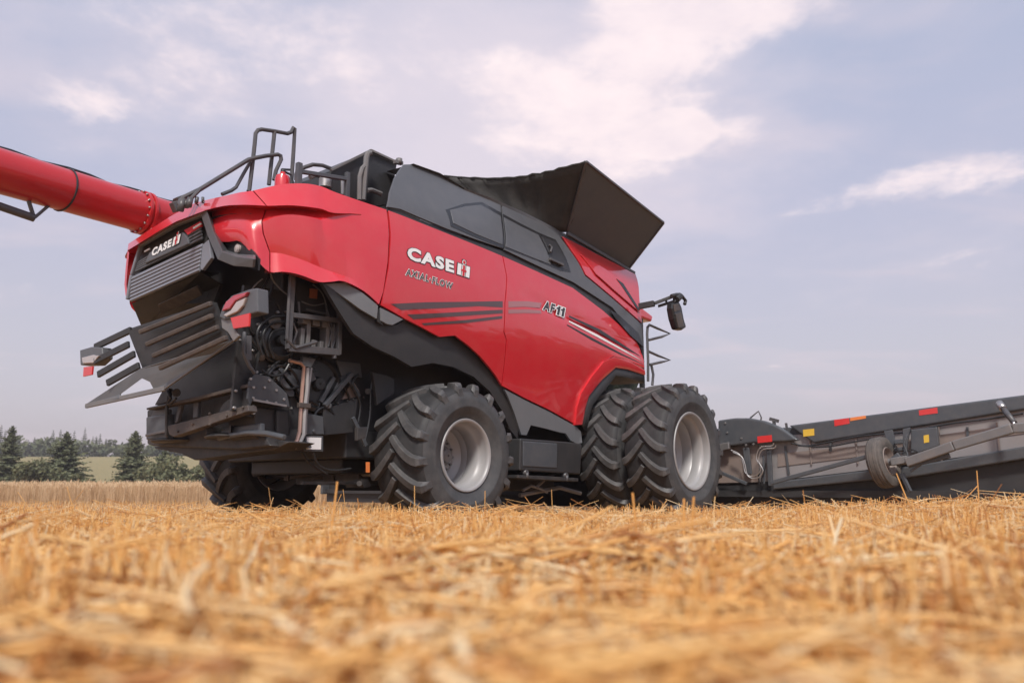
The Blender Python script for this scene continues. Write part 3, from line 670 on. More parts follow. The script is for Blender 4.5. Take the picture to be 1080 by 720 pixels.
# storage box under the sill
mb = MB(); b_ = [(1.283,0.300,1.074),(2.346,0.300,1.072),(2.639,0.300,1.058),(2.593,0.300,0.642),(1.890,0.300,0.658),(1.263,0.300,0.673)]; mb.prism(b_, (0, .55, 0)); sb = mb.build('storage_box', BLACK, combine, bevel=.02, seg=3)
mb = MB(); mb.prism([(1.327,0.290,1.040),(2.050,0.290,1.040),(2.034,0.290,0.716),(1.326,0.290,0.727)], (0, .02, 0)); mb.build('box_door', HDRG, sb, bevel=.012)
mb = MB(); b_ = [(1.201,0.280,0.620),(1.822,0.280,0.609),(2.507,0.280,0.590),(2.505,0.280,0.545),(1.822,0.280,0.560),(1.201,0.280,0.580)]; mb.prism(b_, (0, .6, 0)); mb.build('step_plate', DUSTY, combine, bevel=.006)
for a in ((1.389,0.280,0.651), (2.243,0.280,0.625)): mb = MB(); mb.cyl(a, (a[0], a[1] + .1, a[2]), .035, 8); mb.cyl(a, (a[0], a[1], a[2] - .08), .02, 8); mb.build('step_bracket', TUBE, combine)
mb = MB(); mb.tube([(1.565,0.500,0.428),(1.743,0.500,0.488),(1.986,0.500,0.438),(2.089,0.500,0.401)], .02, 6); mb.tube([(1.843,0.500,0.463),(2.029,0.500,0.563)], .02, 6); mb.tube([(1.630,0.600,0.367),(2.504,0.600,0.463),(3.006,0.600,0.382)], .03, 6); mb.build('under_pipes', FRAMEG, combine)
MB().box((.9, .75, .42), (2.6, 3.5, .80)).build('belly_pan', BLACK, combine, bevel=.02)

# ---- decals
def stripe(name, pts, m, parent, lift=.0035): return panel(name, pts, m, parent, off=-lift, thick=.0025, gap=0, bevel=0, step=.11)
stripe('charcoal_stripe', [(-0.913,0.319,2.413),(-0.392,0.303,2.525),(0.232,0.303,2.643),(0.937,0.309,2.781),(0.933,0.305,2.700),(0.468,0.303,2.634),(-0.086,0.304,2.514),(-0.766,0.313,2.372)], STRIPE, rp)
stripe('charcoal_stripe', [(-0.674,0.313,2.336),(-0.083,0.306,2.456),(0.932,0.304,2.669),(0.932,0.304,2.624),(0.076,0.306,2.441),(-0.579,0.315,2.299)], STRIPE, rp)
stripe('charcoal_stripe', [(-0.453,0.317,2.274),(0.240,0.307,2.422),(0.923,0.303,2.588),(0.923,0.304,2.554),(0.243,0.309,2.387),(-0.415,0.318,2.257)], STRIPE, rp)
stripe('pale_stripe', [(1.052,0.311,2.801),(1.455,0.323,2.877),(1.774,0.332,2.912),(1.717,0.321,2.834),(1.362,0.312,2.786),(1.046,0.306,2.720)], STRIPEP, fp)
stripe('pale_stripe', [(1.045,0.305,2.689),(1.440,0.311,2.762),(1.733,0.317,2.801),(1.749,0.314,2.761),(1.355,0.307,2.699),(1.044,0.304,2.639)], STRIPEP, fp)
stripe('pin_stripe', [(2.408,0.332,2.848),(3.201,0.332,2.766),(3.948,0.321,2.594),(4.337,0.317,2.501),(3.887,0.318,2.571),(3.114,0.325,2.723),(2.402,0.328,2.819)], DECALB, fp)
stripe('pin_stripe', [(2.392,0.321,2.769),(3.103,0.319,2.673),(3.880,0.315,2.532),(4.387,0.314,2.431),(3.822,0.314,2.517),(3.047,0.315,2.641),(2.388,0.319,2.747)], WHITE, fp)
stripe('pin_stripe', [(2.335,0.314,2.704),(2.990,0.312,2.597),(3.762,0.312,2.472),(4.413,0.314,2.381),(3.733,0.311,2.451),(2.937,0.310,2.566),(2.333,0.313,2.690)], DECALB, fp)
def wordmark(string, O, A, B, parent, inner_m, outer_m, b_in, b_out, nm):
    bx = text_box(string, b_in)
    letters(nm, string, O, A, B, outer_m, parent, .0045, b_out, side_y, bx); letters(nm, string, O, A, B, inner_m, parent, .0075, b_in, side_y, bx)
wordmark('CASE', (-0.703,0.312,2.961), (0.052,0.316,2.958), (-0.686,0.328,3.119), rp, WHITE, DECALB, .05, .085, 'lettering')
wordmark('AXIAL\u00b7FLOW', (-0.724,0.305,2.773), (0.011,0.304,2.754), (-0.711,0.306,2.851), rp, DECALB, WHITE, .012, .07, 'lettering')
n0, n1, n2_ = Vector((1.779,0.320,2.822)), Vector((2.255,0.323,2.801)), Vector((1.848,0.340,2.959))
wordmark('AF', n0, n0.lerp(n1, .52), n2_, fp, DECALB, WHITE, .04, .10, 'lettering')
for u0 in (.60, .82):
    for grow, lift, m_ in ((.045, .0045, WHITE), (0., .0075, DECALB)):
        k = MB(); P_ = []
        for u, v in ((0, .60), (0, .74), (.07, .80), (.09, 1), (.19, 1), (.19, 0), (.075, 0), (.075, .62)):
            uu = u0 + u + grow * (1 if u > .1 else -1); vv = v + grow * 2 * (1 if v > .7 else -1); p = n0 + (n1 - n0) * uu + (n2_ - n0) * vv; p.y = side_y(p.x, p.z) - lift; P_.append(p)
        k.add(P_, [tuple(range(8))]); k.build('lettering', m_, fp)
def emblem(name, O, A, B, parent, lift, fun=None):
    """two upright bars with a dotted stroke between them"""
    O, A, B = Vector(O), Vector(A), Vector(B)
    def P(u, v, l):
        p = O + (A - O) * u + (B - O) * v
        if fun: p.y = fun(p.x, p.z) - l
        else: p.x -= l
        return p
    def rect(mb, u0, u1, v0, v1, l): mb.add([P(u0, v0, l), P(u1, v0, l), P(u1, v1, l), P(u0, v1, l)], [(0, 1, 2, 3)])
    k = MB(); rect(k, -.05, 1.05, -.06, 1.06, lift); rect(k, .33, .70, 1.05, 1.5, lift); k.build(name, DECALB, parent)
    w = MB(); rect(w, 0, .31, 0, 1, lift + .003); rect(w, .69, 1, 0, 1, lift + .003); rect(w, .36, .64, -.02, 1.0, lift + .003)
    w.add([P(.5 + .16 * math.cos(a), 1.24 + .22 * math.sin(a), lift + .003) for a in [2 * math.pi * i / 12 for i in range(12)]], [tuple(range(12))]); w.build(name, WHITE, parent)
    r = MB(); rect(r, .41, .59, 0, .96, lift + .006); rect(r, .28, .72, .40, .56, lift + .006)
    r.add([P(.5 + .11 * math.cos(a), 1.24 + .16 * math.sin(a), lift + .006) for a in [2 * math.pi * i / 12 for i in range(12)]], [tuple(range(12))]); r.build(name, DECALR, parent)
emblem('emblem', (0.102,0.317,2.960), (0.319,0.319,2.955), (0.136,0.336,3.108), rp, .0045, side_y)

# ---- rear hood
def mirr(P): return [(p[0] + .07, 2.97 + (1.35 - p[1]) * .62, p[2]) for p in P]
h0 = [(-2.450,1.761,3.456),(-2.446,1.437,3.427),(-2.431,1.130,3.398),(-2.411,0.934,3.386)] + [(-2.377,0.764,3.372)] + [(-2.266,0.709,3.424),(-2.110,0.669,3.496),(-1.967,0.633,3.541),(-1.828,0.600,3.570)] + [(-1.696,0.552,3.567),(-1.568,0.510,3.537)] + [(-1.281,0.438,3.503),(-0.931,0.398,3.489)]
h1 = [(-2.562,1.319,3.242),(-2.549,1.104,3.231),(-2.528,0.910,3.212),(-2.478,0.650,3.169)] + [(-2.332,0.576,3.184)] + [(-2.242,0.543,3.203),(-2.137,0.507,3.228),(-2.029,0.472,3.245),(-1.908,0.435,3.255)] + [(-1.761,0.446,3.279),(-1.642,0.413,3.263)] + [(-1.286,0.407,3.344),(-0.928,0.373,3.358)]
h2 = [(-2.408,1.572,3.302),(-2.402,1.328,3.289),(-2.391,1.129,3.271),(-2.358,0.846,3.217)] + [(-2.248,0.715,3.200)] + [(-2.151,0.681,3.222),(-2.042,0.647,3.246),(-1.930,0.613,3.265),(-1.805,0.578,3.277)] + [(-1.704,0.521,3.281)] + [(-1.608,0.456,3.275)] + [(-1.287,0.405,3.333),(-0.927,0.371,3.347)]
h3 = [(-2.464,1.367,3.127),(-2.454,1.167,3.142),(-2.435,0.968,3.132),(-2.402,0.759,3.069)] + [(-2.333,0.641,3.032)] + [(-2.227,0.590,3.098),(-2.103,0.550,3.148),(-1.985,0.512,3.166),(-1.854,0.471,3.168)] + [(-1.731,0.462,3.163),(-1.611,0.429,3.142)] + [(-1.288,0.379,3.157),(-0.933,0.344,3.176)]
h4 = [(-2.489,1.250,2.995),(-2.475,1.061,3.008),(-2.452,0.873,2.993),(-2.417,0.688,2.933)] + [(-2.317,0.629,2.917)] + [(-2.210,0.583,2.945),(-2.096,0.543,2.955),(-1.970,0.500,2.958),(-1.839,0.460,2.953)] + [(-1.706,0.448,2.943),(-1.584,0.417,2.915)] + [(-1.281,0.358,2.893),(-0.961,0.319,2.863)]
h5 = [(-2.469,1.256,2.950),(-2.454,1.050,2.912),(-2.431,0.862,2.889),(-2.391,0.662,2.771)] + [(-2.232,0.629,2.744)] + [(-2.134,0.597,2.751),(-2.027,0.560,2.739),(-1.916,0.524,2.718),(-1.801,0.490,2.688)] + [(-1.683,0.459,2.658),(-1.550,0.427,2.636)] + [(-1.270,0.355,2.584),(-1.008,0.323,2.527)]
h6 = [(-2.459,1.248,2.921),(-2.442,1.031,2.881),(-2.418,0.845,2.849),(-2.371,0.623,2.634)] + [(-2.254,0.574,2.532)] + [(-2.165,0.500,2.538),(-2.052,0.460,2.540),(-1.933,0.422,2.520),(-1.801,0.383,2.489)] + [(-1.670,0.358,2.514),(-1.540,0.327,2.540)] + [(-1.261,0.345,2.492),(-1.061,0.324,2.377)]
h7 = [(p[0] + (.10 if k < 4 else .04), p[1] + (.0 if k < 4 else .14), p[2] + .02) for k, p in enumerate(h6)]
def deck(P, dz=.02, f=.35): return [(p[0] + .15, p[1] + (YC - p[1]) * f, p[2] + dz) for p in P]
mb = MB()
def fine(rows):
    """a crease-keeping refinement along the rows"""
    out = []
    for r_ in rows:
        q = []
        for a, b in zip(r_, r_[1:]): q += [a, tuple((Vector(a) + Vector(b)) / 2)]
        out.append(q + [r_[-1]])
    return out
rows = [smooth(r_, 3) for r_ in (h0, h1, h2, h3, h4, h5, h6, h7)]; h0 = rows[0]
cut_ = 12
mb.loft([r_[:cut_ + 1] for r_ in rows]); mb.loft([deck(h0)[:cut_ + 1], h0[:cut_ + 1]]); mb.build('hood_corner', RED, combine, sharp=42)
mb = MB(); mb.loft([mirr(r_[:cut_ + 1]) for r_ in rows]); mb.loft([mirr(deck(h0)[:cut_ + 1]), mirr(h0[:cut_ + 1])])
mb.build('hood_corner', RED, combine, sharp=42)
def seam_in(P, d): P = list(P); a = Vector(P[0]); b = Vector(P[1]); P[0] = tuple(a + (b - a).normalized() * d); a = Vector(P[-1]); b = Vector(P[-2]); P[-1] = tuple(a + (b - a).normalized() * d); return P
for sgn in (0, 1):
    mb = MB(); rs = [seam_in(r_[cut_:], .012) for r_ in rows]; ed = [[(p[0], p[1] + .05, p[2]) for p in (r_[0], r_[0])] for r_ in rs]
    rr_ = [deck(rs[0])] + rs
    rr_ = [[(r_[0][0] + .01, r_[0][1] + .06, r_[0][2])] + r_ + [(r_[-1][0] - .01, r_[-1][1] + .05, r_[-1][2])] for r_ in rr_]
    if sgn: rr_ = [mirr(r_) for r_ in rr_]
    mb.loft(rr_); mb.build('hood_side', RED, combine, sharp=28)
# dark filler behind the seams, and the roof deck
mb = MB(); mb.loft([[(p[0] + .10, p[1] + .13, p[2] - .03) for p in r_] for r_ in (h1, h3, h5)]); mb.build('hood_liner', BLACK, combine)
mb = MB(); mb.loft([deck(h0), mirr(deck(h0))]); mb.build('hood_deck', BLACK, combine)
# the lip over the grille
lt = [(-2.498,3.142,3.273),(-2.516,2.770,3.301),(-2.520,2.414,3.341),(-2.520,2.121,3.374),(-2.519,1.627,3.404)]
lm = [(-2.557,3.015,3.154),(-2.569,2.617,3.183),(-2.570,2.250,3.222),(-2.570,1.883,3.249),(-2.562,1.319,3.242)]
lb = [(-2.415,3.270,3.190),(-2.444,2.862,3.224),(-2.450,2.498,3.261),(-2.450,2.099,3.296),(-2.447,1.499,3.274)]
mb = MB(); mb.loft([deck(lt, .02, 0), lt, lm, lb, [(p[0] + .2, p[1], p[2]) for p in lb]]); mb.build('hood_lip', RED, combine, sharp=40)
mb = MB(); e_ = [(-2.459,3.243,3.233),(-2.458,3.252,3.015),(-2.459,3.243,2.806),(-2.466,3.166,2.655)]; mb.loft([[(p[0], p[1] - .05, p[2]) for p in e_], e_, [(p[0] + .3, p[1] + .03, p[2]) for p in e_]]); mb.build('hood_edge', RED, combine)

# ---- rear grille
GX = -2.455
mb = MB(); fr_o = [(-2.475,3.088,2.596),(-2.475,3.062,2.772),(-2.475,3.005,2.966),(-2.475,2.864,3.211),(-2.475,2.049,3.284),(-2.475,1.506,3.274),(-2.475,1.367,3.002),(-2.475,1.434,2.672),(-2.475,3.043,2.544)]
mb.prism([(-2.420,3.176,2.620),(-2.420,2.986,3.249),(-2.420,2.160,3.317),(-2.420,1.618,3.304),(-2.420,1.488,3.041),(-2.420,1.554,2.695)], (.05, 0, 0)); grille = mb.build('rear_grille', BLACK, combine, bevel=.006)
def ring(mb, P, w, t):
    for a, b in zip(P, P[1:]): mb.bar(a, b, w, t, (1, 0, 0))
mb = MB(); ring(mb, [(-2.470,3.087,2.597),(-2.470,3.035,2.882),(-2.470,2.874,3.209),(-2.470,2.059,3.282),(-2.470,1.515,3.272)], .045, .05); mb.build('frame', SILV, grille, bevel=.012)
mb = MB(); mb.loft([[(-2.500,1.471,3.274),(-2.500,1.283,2.978),(-2.500,1.059,2.691),(-2.500,0.763,2.574),(-2.500,0.422,2.498)], [(-2.530,1.338,3.241),(-2.530,1.157,2.964),(-2.530,0.933,2.719),(-2.530,0.669,2.621),(-2.530,0.373,2.556)], [(-2.400,1.543,3.329),(-2.400,1.356,3.039),(-2.400,1.146,2.805),(-2.400,0.891,2.707),(-2.400,0.586,2.639)]], False)
mb.build('corner_moulding', GREY, grille, solid=.03, bevel=.008)
mb = MB()
for k in range(7):
    t = k / 6; a = Vector((-2.470,3.026,2.835)) * (1 - t) + Vector((-2.470,3.013,2.580)) * t; b = Vector((-2.470,1.477,2.924)) * (1 - t) + Vector((-2.470,1.499,2.675)) * t
    mb.bar(a, b, .03, .044, (.35, 0, .94))
mb.build('lower_louvres', SILV, grille, bevel=.006)
mb = MB()
for k in range(5):
    t = k / 4; a = Vector((-2.460,2.928,3.012)) * (1 - t) + Vector((-2.460,2.981,2.920)) * t; b = Vector((-2.460,1.567,3.172)) * (1 - t) + Vector((-2.460,1.517,3.017)) * t
    mb.bar(a, b, .02, .03, (.35, 0, .94))
mb.build('upper_louvres', GREY, grille, bevel=.004)
mb = MB(); mb.prism([(-2.475,1.479,2.933),(-2.475,1.362,2.966),(-2.475,1.289,2.755),(-2.475,1.450,2.655),(-2.475,1.491,2.682)], (.04, 0, 0)); mb.build('louvre_end', SILV, grille, bevel=.006)
mb = MB(); mb.prism([(-2.490,2.706,2.953),(-2.490,2.625,3.066),(-2.490,2.225,3.128),(-2.490,1.880,3.153),(-2.490,1.777,3.063),(-2.490,1.737,2.992),(-2.490,2.158,2.975)], (.035, 0, 0)); badge = mb.build('badge_plate', GREY, grille, bevel=.01)
letters('lettering', 'CASE', (-2.495,2.542,3.001), (-2.495,2.105,3.030), (-2.495,2.531,3.094), WHITE, badge, .002, .05)
emblem('emblem', (-2.495,2.074,3.027), (-2.495,1.933,3.039), (-2.495,2.048,3.123), badge, .002)
mb = MB(); mb.prism([(-2.480,1.881,3.171),(-2.480,1.554,3.200),(-2.480,1.518,3.145),(-2.480,1.792,3.105)], (.02, 0, 0)); mb.build('red_reflection', DECALR, grille)  # red mirrored in the dark grille, put in as a flat coloured patch
for q_ in ([(-2.487,1.689,3.160),(-2.487,1.528,3.177),(-2.487,1.516,3.159),(-2.487,1.667,3.140)], [(-2.487,2.752,3.113),(-2.487,2.630,3.123),(-2.487,2.627,3.105),(-2.487,2.749,3.096)]): mb = MB(); mb.prism(q_, (.01, 0, 0)); mb.build('white_accent', WHITE, grille)
mb = MB(); mb.prism([(-2.400,1.427,3.023),(-2.400,0.826,2.879),(-2.400,0.535,2.621),(-2.400,0.540,2.509),(-2.400,1.136,2.724)], (.02, 0, 0)); wl = mb.build('light_recess', BLACKG, combine)
c_ = Vector((-2.420,0.909,2.793)); mb = MB(); mb.lathe([(.045, .05), (.045, 0), (.036, .0), (.034, -.008), (.001, -.014)], c_, 20, 'x'); mb.build('work_light', CLEARL, wl)

# ---- everything that hangs under the hood
mb = MB()
a_ = [(-2.400,3.139,2.572),(-2.400,1.607,2.678)] + [(-2.120,1.710,2.619),(-2.120,1.821,2.436)] + [(-2.100,3.476,2.369)]; mb.prism(a_, (.04, 0, 0))
mb.loft([[(-2.420,3.150,2.604),(-2.420,1.572,2.688)], [(-2.050,3.646,2.736),(-2.050,1.851,2.785)]], False)
mb.build('hood_underside', BLACK, combine)
mb = MB(); mb.prism([(-2.370,2.529,2.486), (-2.340,1.740,2.580), (-2.220,1.850,2.517), (-2.240,2.688,2.412)], (-.02, 0, -.02)); mb.build('straw_flap', BROWN, combine, bevel=.006)
mb = MB(); mb.loft([[(-2.380,3.152,2.284),(-2.380,1.372,2.331),(-2.380,1.198,2.091)], [(-2.380,2.789,1.814),(-2.380,1.755,1.843),(-2.380,1.071,1.911)]], False); mb.build('chopper_rear', BLACK, combine, solid=.05)
# straw chute: sheet with four raised ribs
top = (-2.400,3.085,2.284); 
sheet = [(-2.360,3.477,2.237), (-2.400,3.085,2.284), (-2.320,1.461,2.345), (-2.300,1.355,2.105), (-2.400,0.949,1.894), (-2.460,0.699,1.882), (-2.560,0.911,1.728), (-2.740,1.498,1.431), (-2.660,2.202,1.699)]
mb = MB()
A0, A1 = (-2.620,2.676,2.154), (-2.520,1.100,2.255); B0, B1 = (-2.560,2.395,1.724), (-2.460,0.898,1.879); D0, D1 = (-2.520,1.981,1.485), (-2.440,0.825,1.827)
mb.loft([[A0, A1], [B0, B1], [D0, D1]], False); chute = mb.build('straw_chute', BLACK, combine, solid=.025)
mb = MB()
for (a, b) in (((-2.670,2.272,2.085), (-2.570,1.044,2.228)), ((-2.650,2.141,1.940), (-2.550,1.046,2.109)), ((-2.630,2.015,1.809), (-2.530,0.962,1.988)), ((-2.730,1.646,1.633), (-2.630,0.622,1.830))):
    mb.bar(a, b, .05, .05, (1, 0, .3))
mb.build('rib', BROWN, chute, bevel=.012)
mb = MB(); mb.prism([(-2.700,3.372,1.391), (-2.660,2.201,1.694), (-2.560,0.673,1.819), (-2.540,0.565,1.850), (-2.540,0.947,1.735), (-2.600,1.779,1.462), (-2.610,1.956,1.455), (-2.630,2.018,1.542), (-2.650,2.162,1.592), (-2.670,2.586,1.453), (-2.680,2.578,1.411), (-2.700,3.366,1.363)], (-.015, 0, -.01)); mb.build('tail_board', PLATE, chute, bevel=.003)
mb = MB(); mb.bar((-2.720,3.317,1.364), (-2.620,1.737,1.447), .03, .05); mb.bar((-2.620,1.737,1.447), (-2.560,0.577,1.826), .02, .02); mb.build('board_edge', FRAMEG, chute, bevel=.004)
mb = MB()
RK = [((-2.600,2.654,2.165), (-2.680,3.342,2.041)), ((-2.600,2.669,2.008), (-2.710,3.231,1.862)), ((-2.600,2.513,1.886), (-2.720,3.087,1.697)), ((-2.600,2.380,1.748), (-2.740,2.791,1.575))]
for a, b in RK: mb.bar(a, b, .035, .075, (0, 0, 1))
mb.build('side_rake', BLACK, chute, bevel=.008)

# tail lights: a right one and its twin on the far side
def tail_light(parent, P, Q, x, refl, mirror=False):
    hs = MB(); hs.prism(P, (.10, 0, 0)); h_ = hs.build('tail_light', FRAMEG, parent, bevel=.012)
    return h_
P_ = [(-2.660,0.728,2.037),(-2.660,0.674,2.138),(-2.660,0.537,2.212),(-2.660,0.256,2.225),(-2.660,0.119,2.216),(-2.660,0.089,1.991),(-2.660,0.231,1.990),(-2.660,0.495,1.987),(-2.660,0.641,1.998)]
mb = MB(); mb.prism(P_, (.12, 0, 0)); tl = mb.build('tail_light', GREY, combine, bevel=.012)
mb = MB(); mb.prism([(-2.690,0.640,2.074),(-2.690,0.577,2.154),(-2.690,0.453,2.193),(-2.690,0.220,2.192),(-2.690,0.262,2.159),(-2.690,0.415,2.139),(-2.690,0.503,2.081)], (.04, 0, 0)); mb.build('lens', LENS, tl, bevel=.008)
mb = MB(); mb.prism([(-2.685,0.619,2.036),(-2.685,0.494,2.062),(-2.685,0.407,2.129),(-2.685,0.254,2.146),(-2.685,0.292,2.077),(-2.685,0.380,2.033),(-2.685,0.567,2.011)], (.03, 0, 0)); mb.build('lens', CLEARL, tl, bevel=.008)
mb = MB(); mb.prism([(-2.670,0.511,1.996),(-2.670,0.201,1.997),(-2.670,0.203,1.876),(-2.670,0.450,1.887)], (.02, 0, 0)); mb.build('reflector', REFL, tl, bevel=.003)
mb = MB(); mb.prism([(-2.640,0.727,2.022),(-2.640,0.515,2.011),(-2.640,0.486,1.900),(-2.640,0.398,1.819),(-2.640,0.487,1.777),(-2.640,0.595,1.879),(-2.640,0.699,1.928)], (.03, 0, 0)); mb.build('bracket', FRAMEG, tl, bevel=.006)
P_ = [(-2.700,3.702,2.045),(-2.700,3.396,2.050),(-2.700,3.118,2.013),(-2.700,3.068,1.889),(-2.700,3.248,1.827),(-2.700,3.646,1.861)]
mb = MB(); mb.prism(P_, (.12, 0, 0)); tl2 = mb.build('tail_light', GREY, combine, bevel=.012)
mb = MB(); mb.prism([(-2.725,3.563,1.938),(-2.725,3.262,1.939),(-2.725,3.110,1.912),(-2.725,3.241,1.845),(-2.725,3.521,1.867)], (.03, 0, 0)); mb.build('lens', CLEARL, tl2, bevel=.006)
mb = MB(); mb.prism([(-2.710,3.523,1.825),(-2.710,3.282,1.813),(-2.710,3.285,1.716),(-2.710,3.510,1.714)], (.02, 0, 0)); mb.build('reflector', REFL, tl2, bevel=.003)

# spreader housing
mb = MB()
mb.prism([(-2.050,3.281,1.357),(-2.050,3.192,1.386),(-2.050,1.168,1.495),(-2.050,1.122,1.227),(-2.050,0.706,0.863),(-2.050,1.286,0.844),(-2.050,3.093,0.940),(-2.050,3.212,0.966)], (.5, 0, 0)); sp_ = mb.build('spreader_housing', DUSTY, combine, bevel=.015)
mb = MB(); mb.prism([(-2.300,2.274,1.116),(-2.300,0.740,1.240),(-2.300,0.717,1.180),(-2.300,2.112,0.993),(-2.300,2.218,1.022)], (.10, 0, 0)); mb.bolts([(-2.300,1.386,1.087),(-2.300,1.721,1.108),(-2.300,1.401,1.197),(-2.300,0.803,1.221),(-2.300,2.021,1.044),(-2.300,1.080,1.160)], (-1, 0, 0), .016, .02); mb.build('front_channel', BROWN, sp_, bevel=.01)
mb = MB(); mb.prism([(-2.270,2.813,1.350),(-2.270,1.797,1.395),(-2.270,0.811,1.453),(-2.270,0.791,1.419),(-2.270,1.792,1.355),(-2.270,2.797,1.323)], (.10, 0, 0)); mb.build('top_flange', BROWN, sp_, bevel=.008)
mb = MB(); mb.prism([(-2.240,1.349,1.236),(-2.240,1.268,1.303),(-2.240,0.889,1.421),(-2.240,0.845,1.399),(-2.240,0.820,1.241),(-2.240,1.326,1.197)], (.03, 0, 0)); mb.build('end_plate', DUSTY, sp_, bevel=.006)
mb = MB(); mb.prism([(-2.200,2.917,1.185),(-2.200,2.808,1.329),(-2.200,2.504,1.320),(-2.200,2.489,1.101),(-2.200,2.898,1.077)], (.06, 0, 0)); mb.build('housing_door', GREY, sp_, bevel=.008)
for q_ in ([(-2.180,1.978,1.370),(-2.180,1.881,1.374),(-2.180,1.875,1.193),(-2.180,1.972,1.188)], [(-2.180,2.298,1.361),(-2.180,2.217,1.366),(-2.180,2.288,1.164),(-2.180,2.349,1.157)]):
    mb = MB(); mb.prism(q_, (.04, 0, 0)); mb.build('housing_strut', GREY, sp_, bevel=.008)
mb = MB(); mb.prism([(-2.220,2.932,1.249),(-2.220,2.434,1.263),(-2.220,2.412,0.993),(-2.220,2.887,0.996)], (.08, 0, 0)); mb.build('left_box', HDRG, sp_, bevel=.01)
mb = MB(); mb.bar((-2.260,2.801,1.038), (-2.260,2.345,1.070), .03, .03); mb.build('box_rail', FRAMEG, sp_, bevel=.005)
for (cx, cy) in ((.0, 1.45), (.0, 2.6)):
    mb = MB(); mb.lathe([(.02, .05), (.36, .03), (.42, 0), (.40, -.02), (.02, -.03)], (-1.85, cy, .98), 40, 'z')
    for k in range(6):
        a = k * math.pi / 3 + .3; mb.bar((-1.85 + .12 * math.cos(a), cy + .12 * math.sin(a), 1.04), (-1.85 + .4 * math.cos(a + .3), cy + .4 * math.sin(a + .3), 1.04), .02, .08)
    mb.build('spreader_disc', DUSTY, sp_, bevel=.004)
mb = MB(); mb.prism([(-1.950,3.228,0.943),(-1.950,1.641,0.927),(-1.950,0.864,0.937),(-1.950,0.528,0.897),(-1.950,0.774,0.837),(-1.950,2.293,0.763),(-1.950,2.615,0.844),(-1.950,3.224,0.920)], (.3, 0, 0)); mb.build('spreader_floor', DUSTY, sp_, bevel=.008)
mb = MB(); mb.tube([(-2.160,1.451,0.959),(-2.160,1.293,0.977),(-2.160,0.921,0.994),(-2.160,0.597,0.971),(-2.160,0.317,0.924)], .03, 8); mb.prism([(-2.130,1.479,1.058),(-2.130,0.765,1.080),(-2.130,0.754,0.979),(-2.130,1.468,0.971)], (.05, 0, 0)); mb.build('lower_guard', HDRG, sp_, bevel=.01)
mb = MB(); mb.prism([(-2.250,2.692,1.371),(-2.250,2.506,1.553),(-2.250,2.398,1.534),(-2.250,2.416,1.384),(-2.250,2.541,1.371)], (.05, 0, 0)); mb.tube([(-2.300,2.315,1.497),(-2.300,2.239,1.409),(-2.300,2.311,1.342),(-2.300,2.266,1.004)], .02, 6); mb.tube([(-2.300,2.747,1.328),(-2.300,2.270,1.345),(-2.300,2.115,1.400)], .015, 6); mb.cyl((-2.320,2.086,1.457), (-2.200,2.320,1.486), .045, 10); mb.build('hinge_arm', DUSTY, sp_, bevel=.006)
# right hand gear plate with bolts
mb = MB(); mb.prism([(-2.258,0.800,1.477),(-2.191,0.800,1.558),(-2.042,0.800,1.546),(-1.824,0.800,1.396),(-1.782,0.800,1.256),(-1.850,0.800,1.269),(-2.068,0.800,1.290),(-2.205,0.800,1.306),(-2.232,0.800,1.240),(-2.267,0.800,1.310)], (0, .03, 0)); gp = mb.build('gear_plate', HDRG, combine, bevel=.006)
mb = MB(); mb.bolts([(-2.250,0.800,1.501),(-2.045,0.800,1.508),(-2.213,0.800,1.421),(-2.093,0.800,1.432),(-1.958,0.800,1.417),(-2.212,0.800,1.320),(-2.058,0.800,1.300),(-1.956,0.800,1.294),(-1.865,0.800,1.335),(-2.206,0.800,1.237)], (0, -1, 0), .013, .016); mb.build('bolt', STEEL, gp)
mb = MB(); mb.bar((-2.211,0.790,1.300), (-1.835,0.790,1.270), .02, .02); mb.build('plate_edge', STEEL, gp)
mb = MB(); mb.prism([(-1.974,0.860,1.606),(-1.909,0.860,1.633),(-1.694,0.860,1.422),(-1.703,0.860,1.382),(-1.759,0.860,1.377)], (0, .05, 0)); mb.build('gear_arm', GREY, combine, bevel=.006)
mb = MB(); mb.bar((-2.299,0.800,1.919), (-2.282,0.800,1.678), .03, .06); mb.tube([(-2.342,0.800,1.950),(-2.338,0.800,1.745),(-2.268,0.800,1.624),(-2.201,0.800,1.557)], .02, 8); mb.build('gear_arm', GREY, combine, bevel=.006)
mb = MB(); mb.prism([(-2.192,0.950,1.895),(-1.937,0.950,1.971),(-1.759,0.950,1.837),(-1.699,0.950,1.418),(-2.093,0.950,1.525),(-2.187,0.950,1.667)], (0, .2, 0)); mb.build('gearbox', DUSTY, combine, bevel=.02)
mb = MB(); mb.prism([(-2.128,0.900,1.254),(-1.746,0.900,1.245),(-1.691,0.900,0.883),(-1.954,0.900,0.873),(-2.087,0.900,0.960)], (0, .5, 0)); mb.prism([(-1.902,0.850,1.231),(-1.747,0.850,1.242),(-1.726,0.850,0.899),(-1.882,0.850,0.912)], (0, .04, 0)); mb.build('gear_housing', BLACK, combine, bevel=.02)
pc = Vector((-1.897,0.840,1.934))
mb = MB(); mb.lathe([(.10, .10), (.20, .09), (.215, .06), (.17, .04), (.215, .02), (.20, 0), (.16, -.01), (.15, .03), (.06, .03), (.05, -.05), (.01, -.05)], pc, 36, 'y'); mb.build('belt_pulley', BLACKG, combine, sharp=40)
pc2 = Vector((-2.089,0.880,1.748))
mb = MB(); mb.lathe([(.045, .08), (.045, 0), (.02, -.015), (.001, -.015)], pc2, 18, 'y'); mb.build('idler', BROWN, combine)
bel = MB()
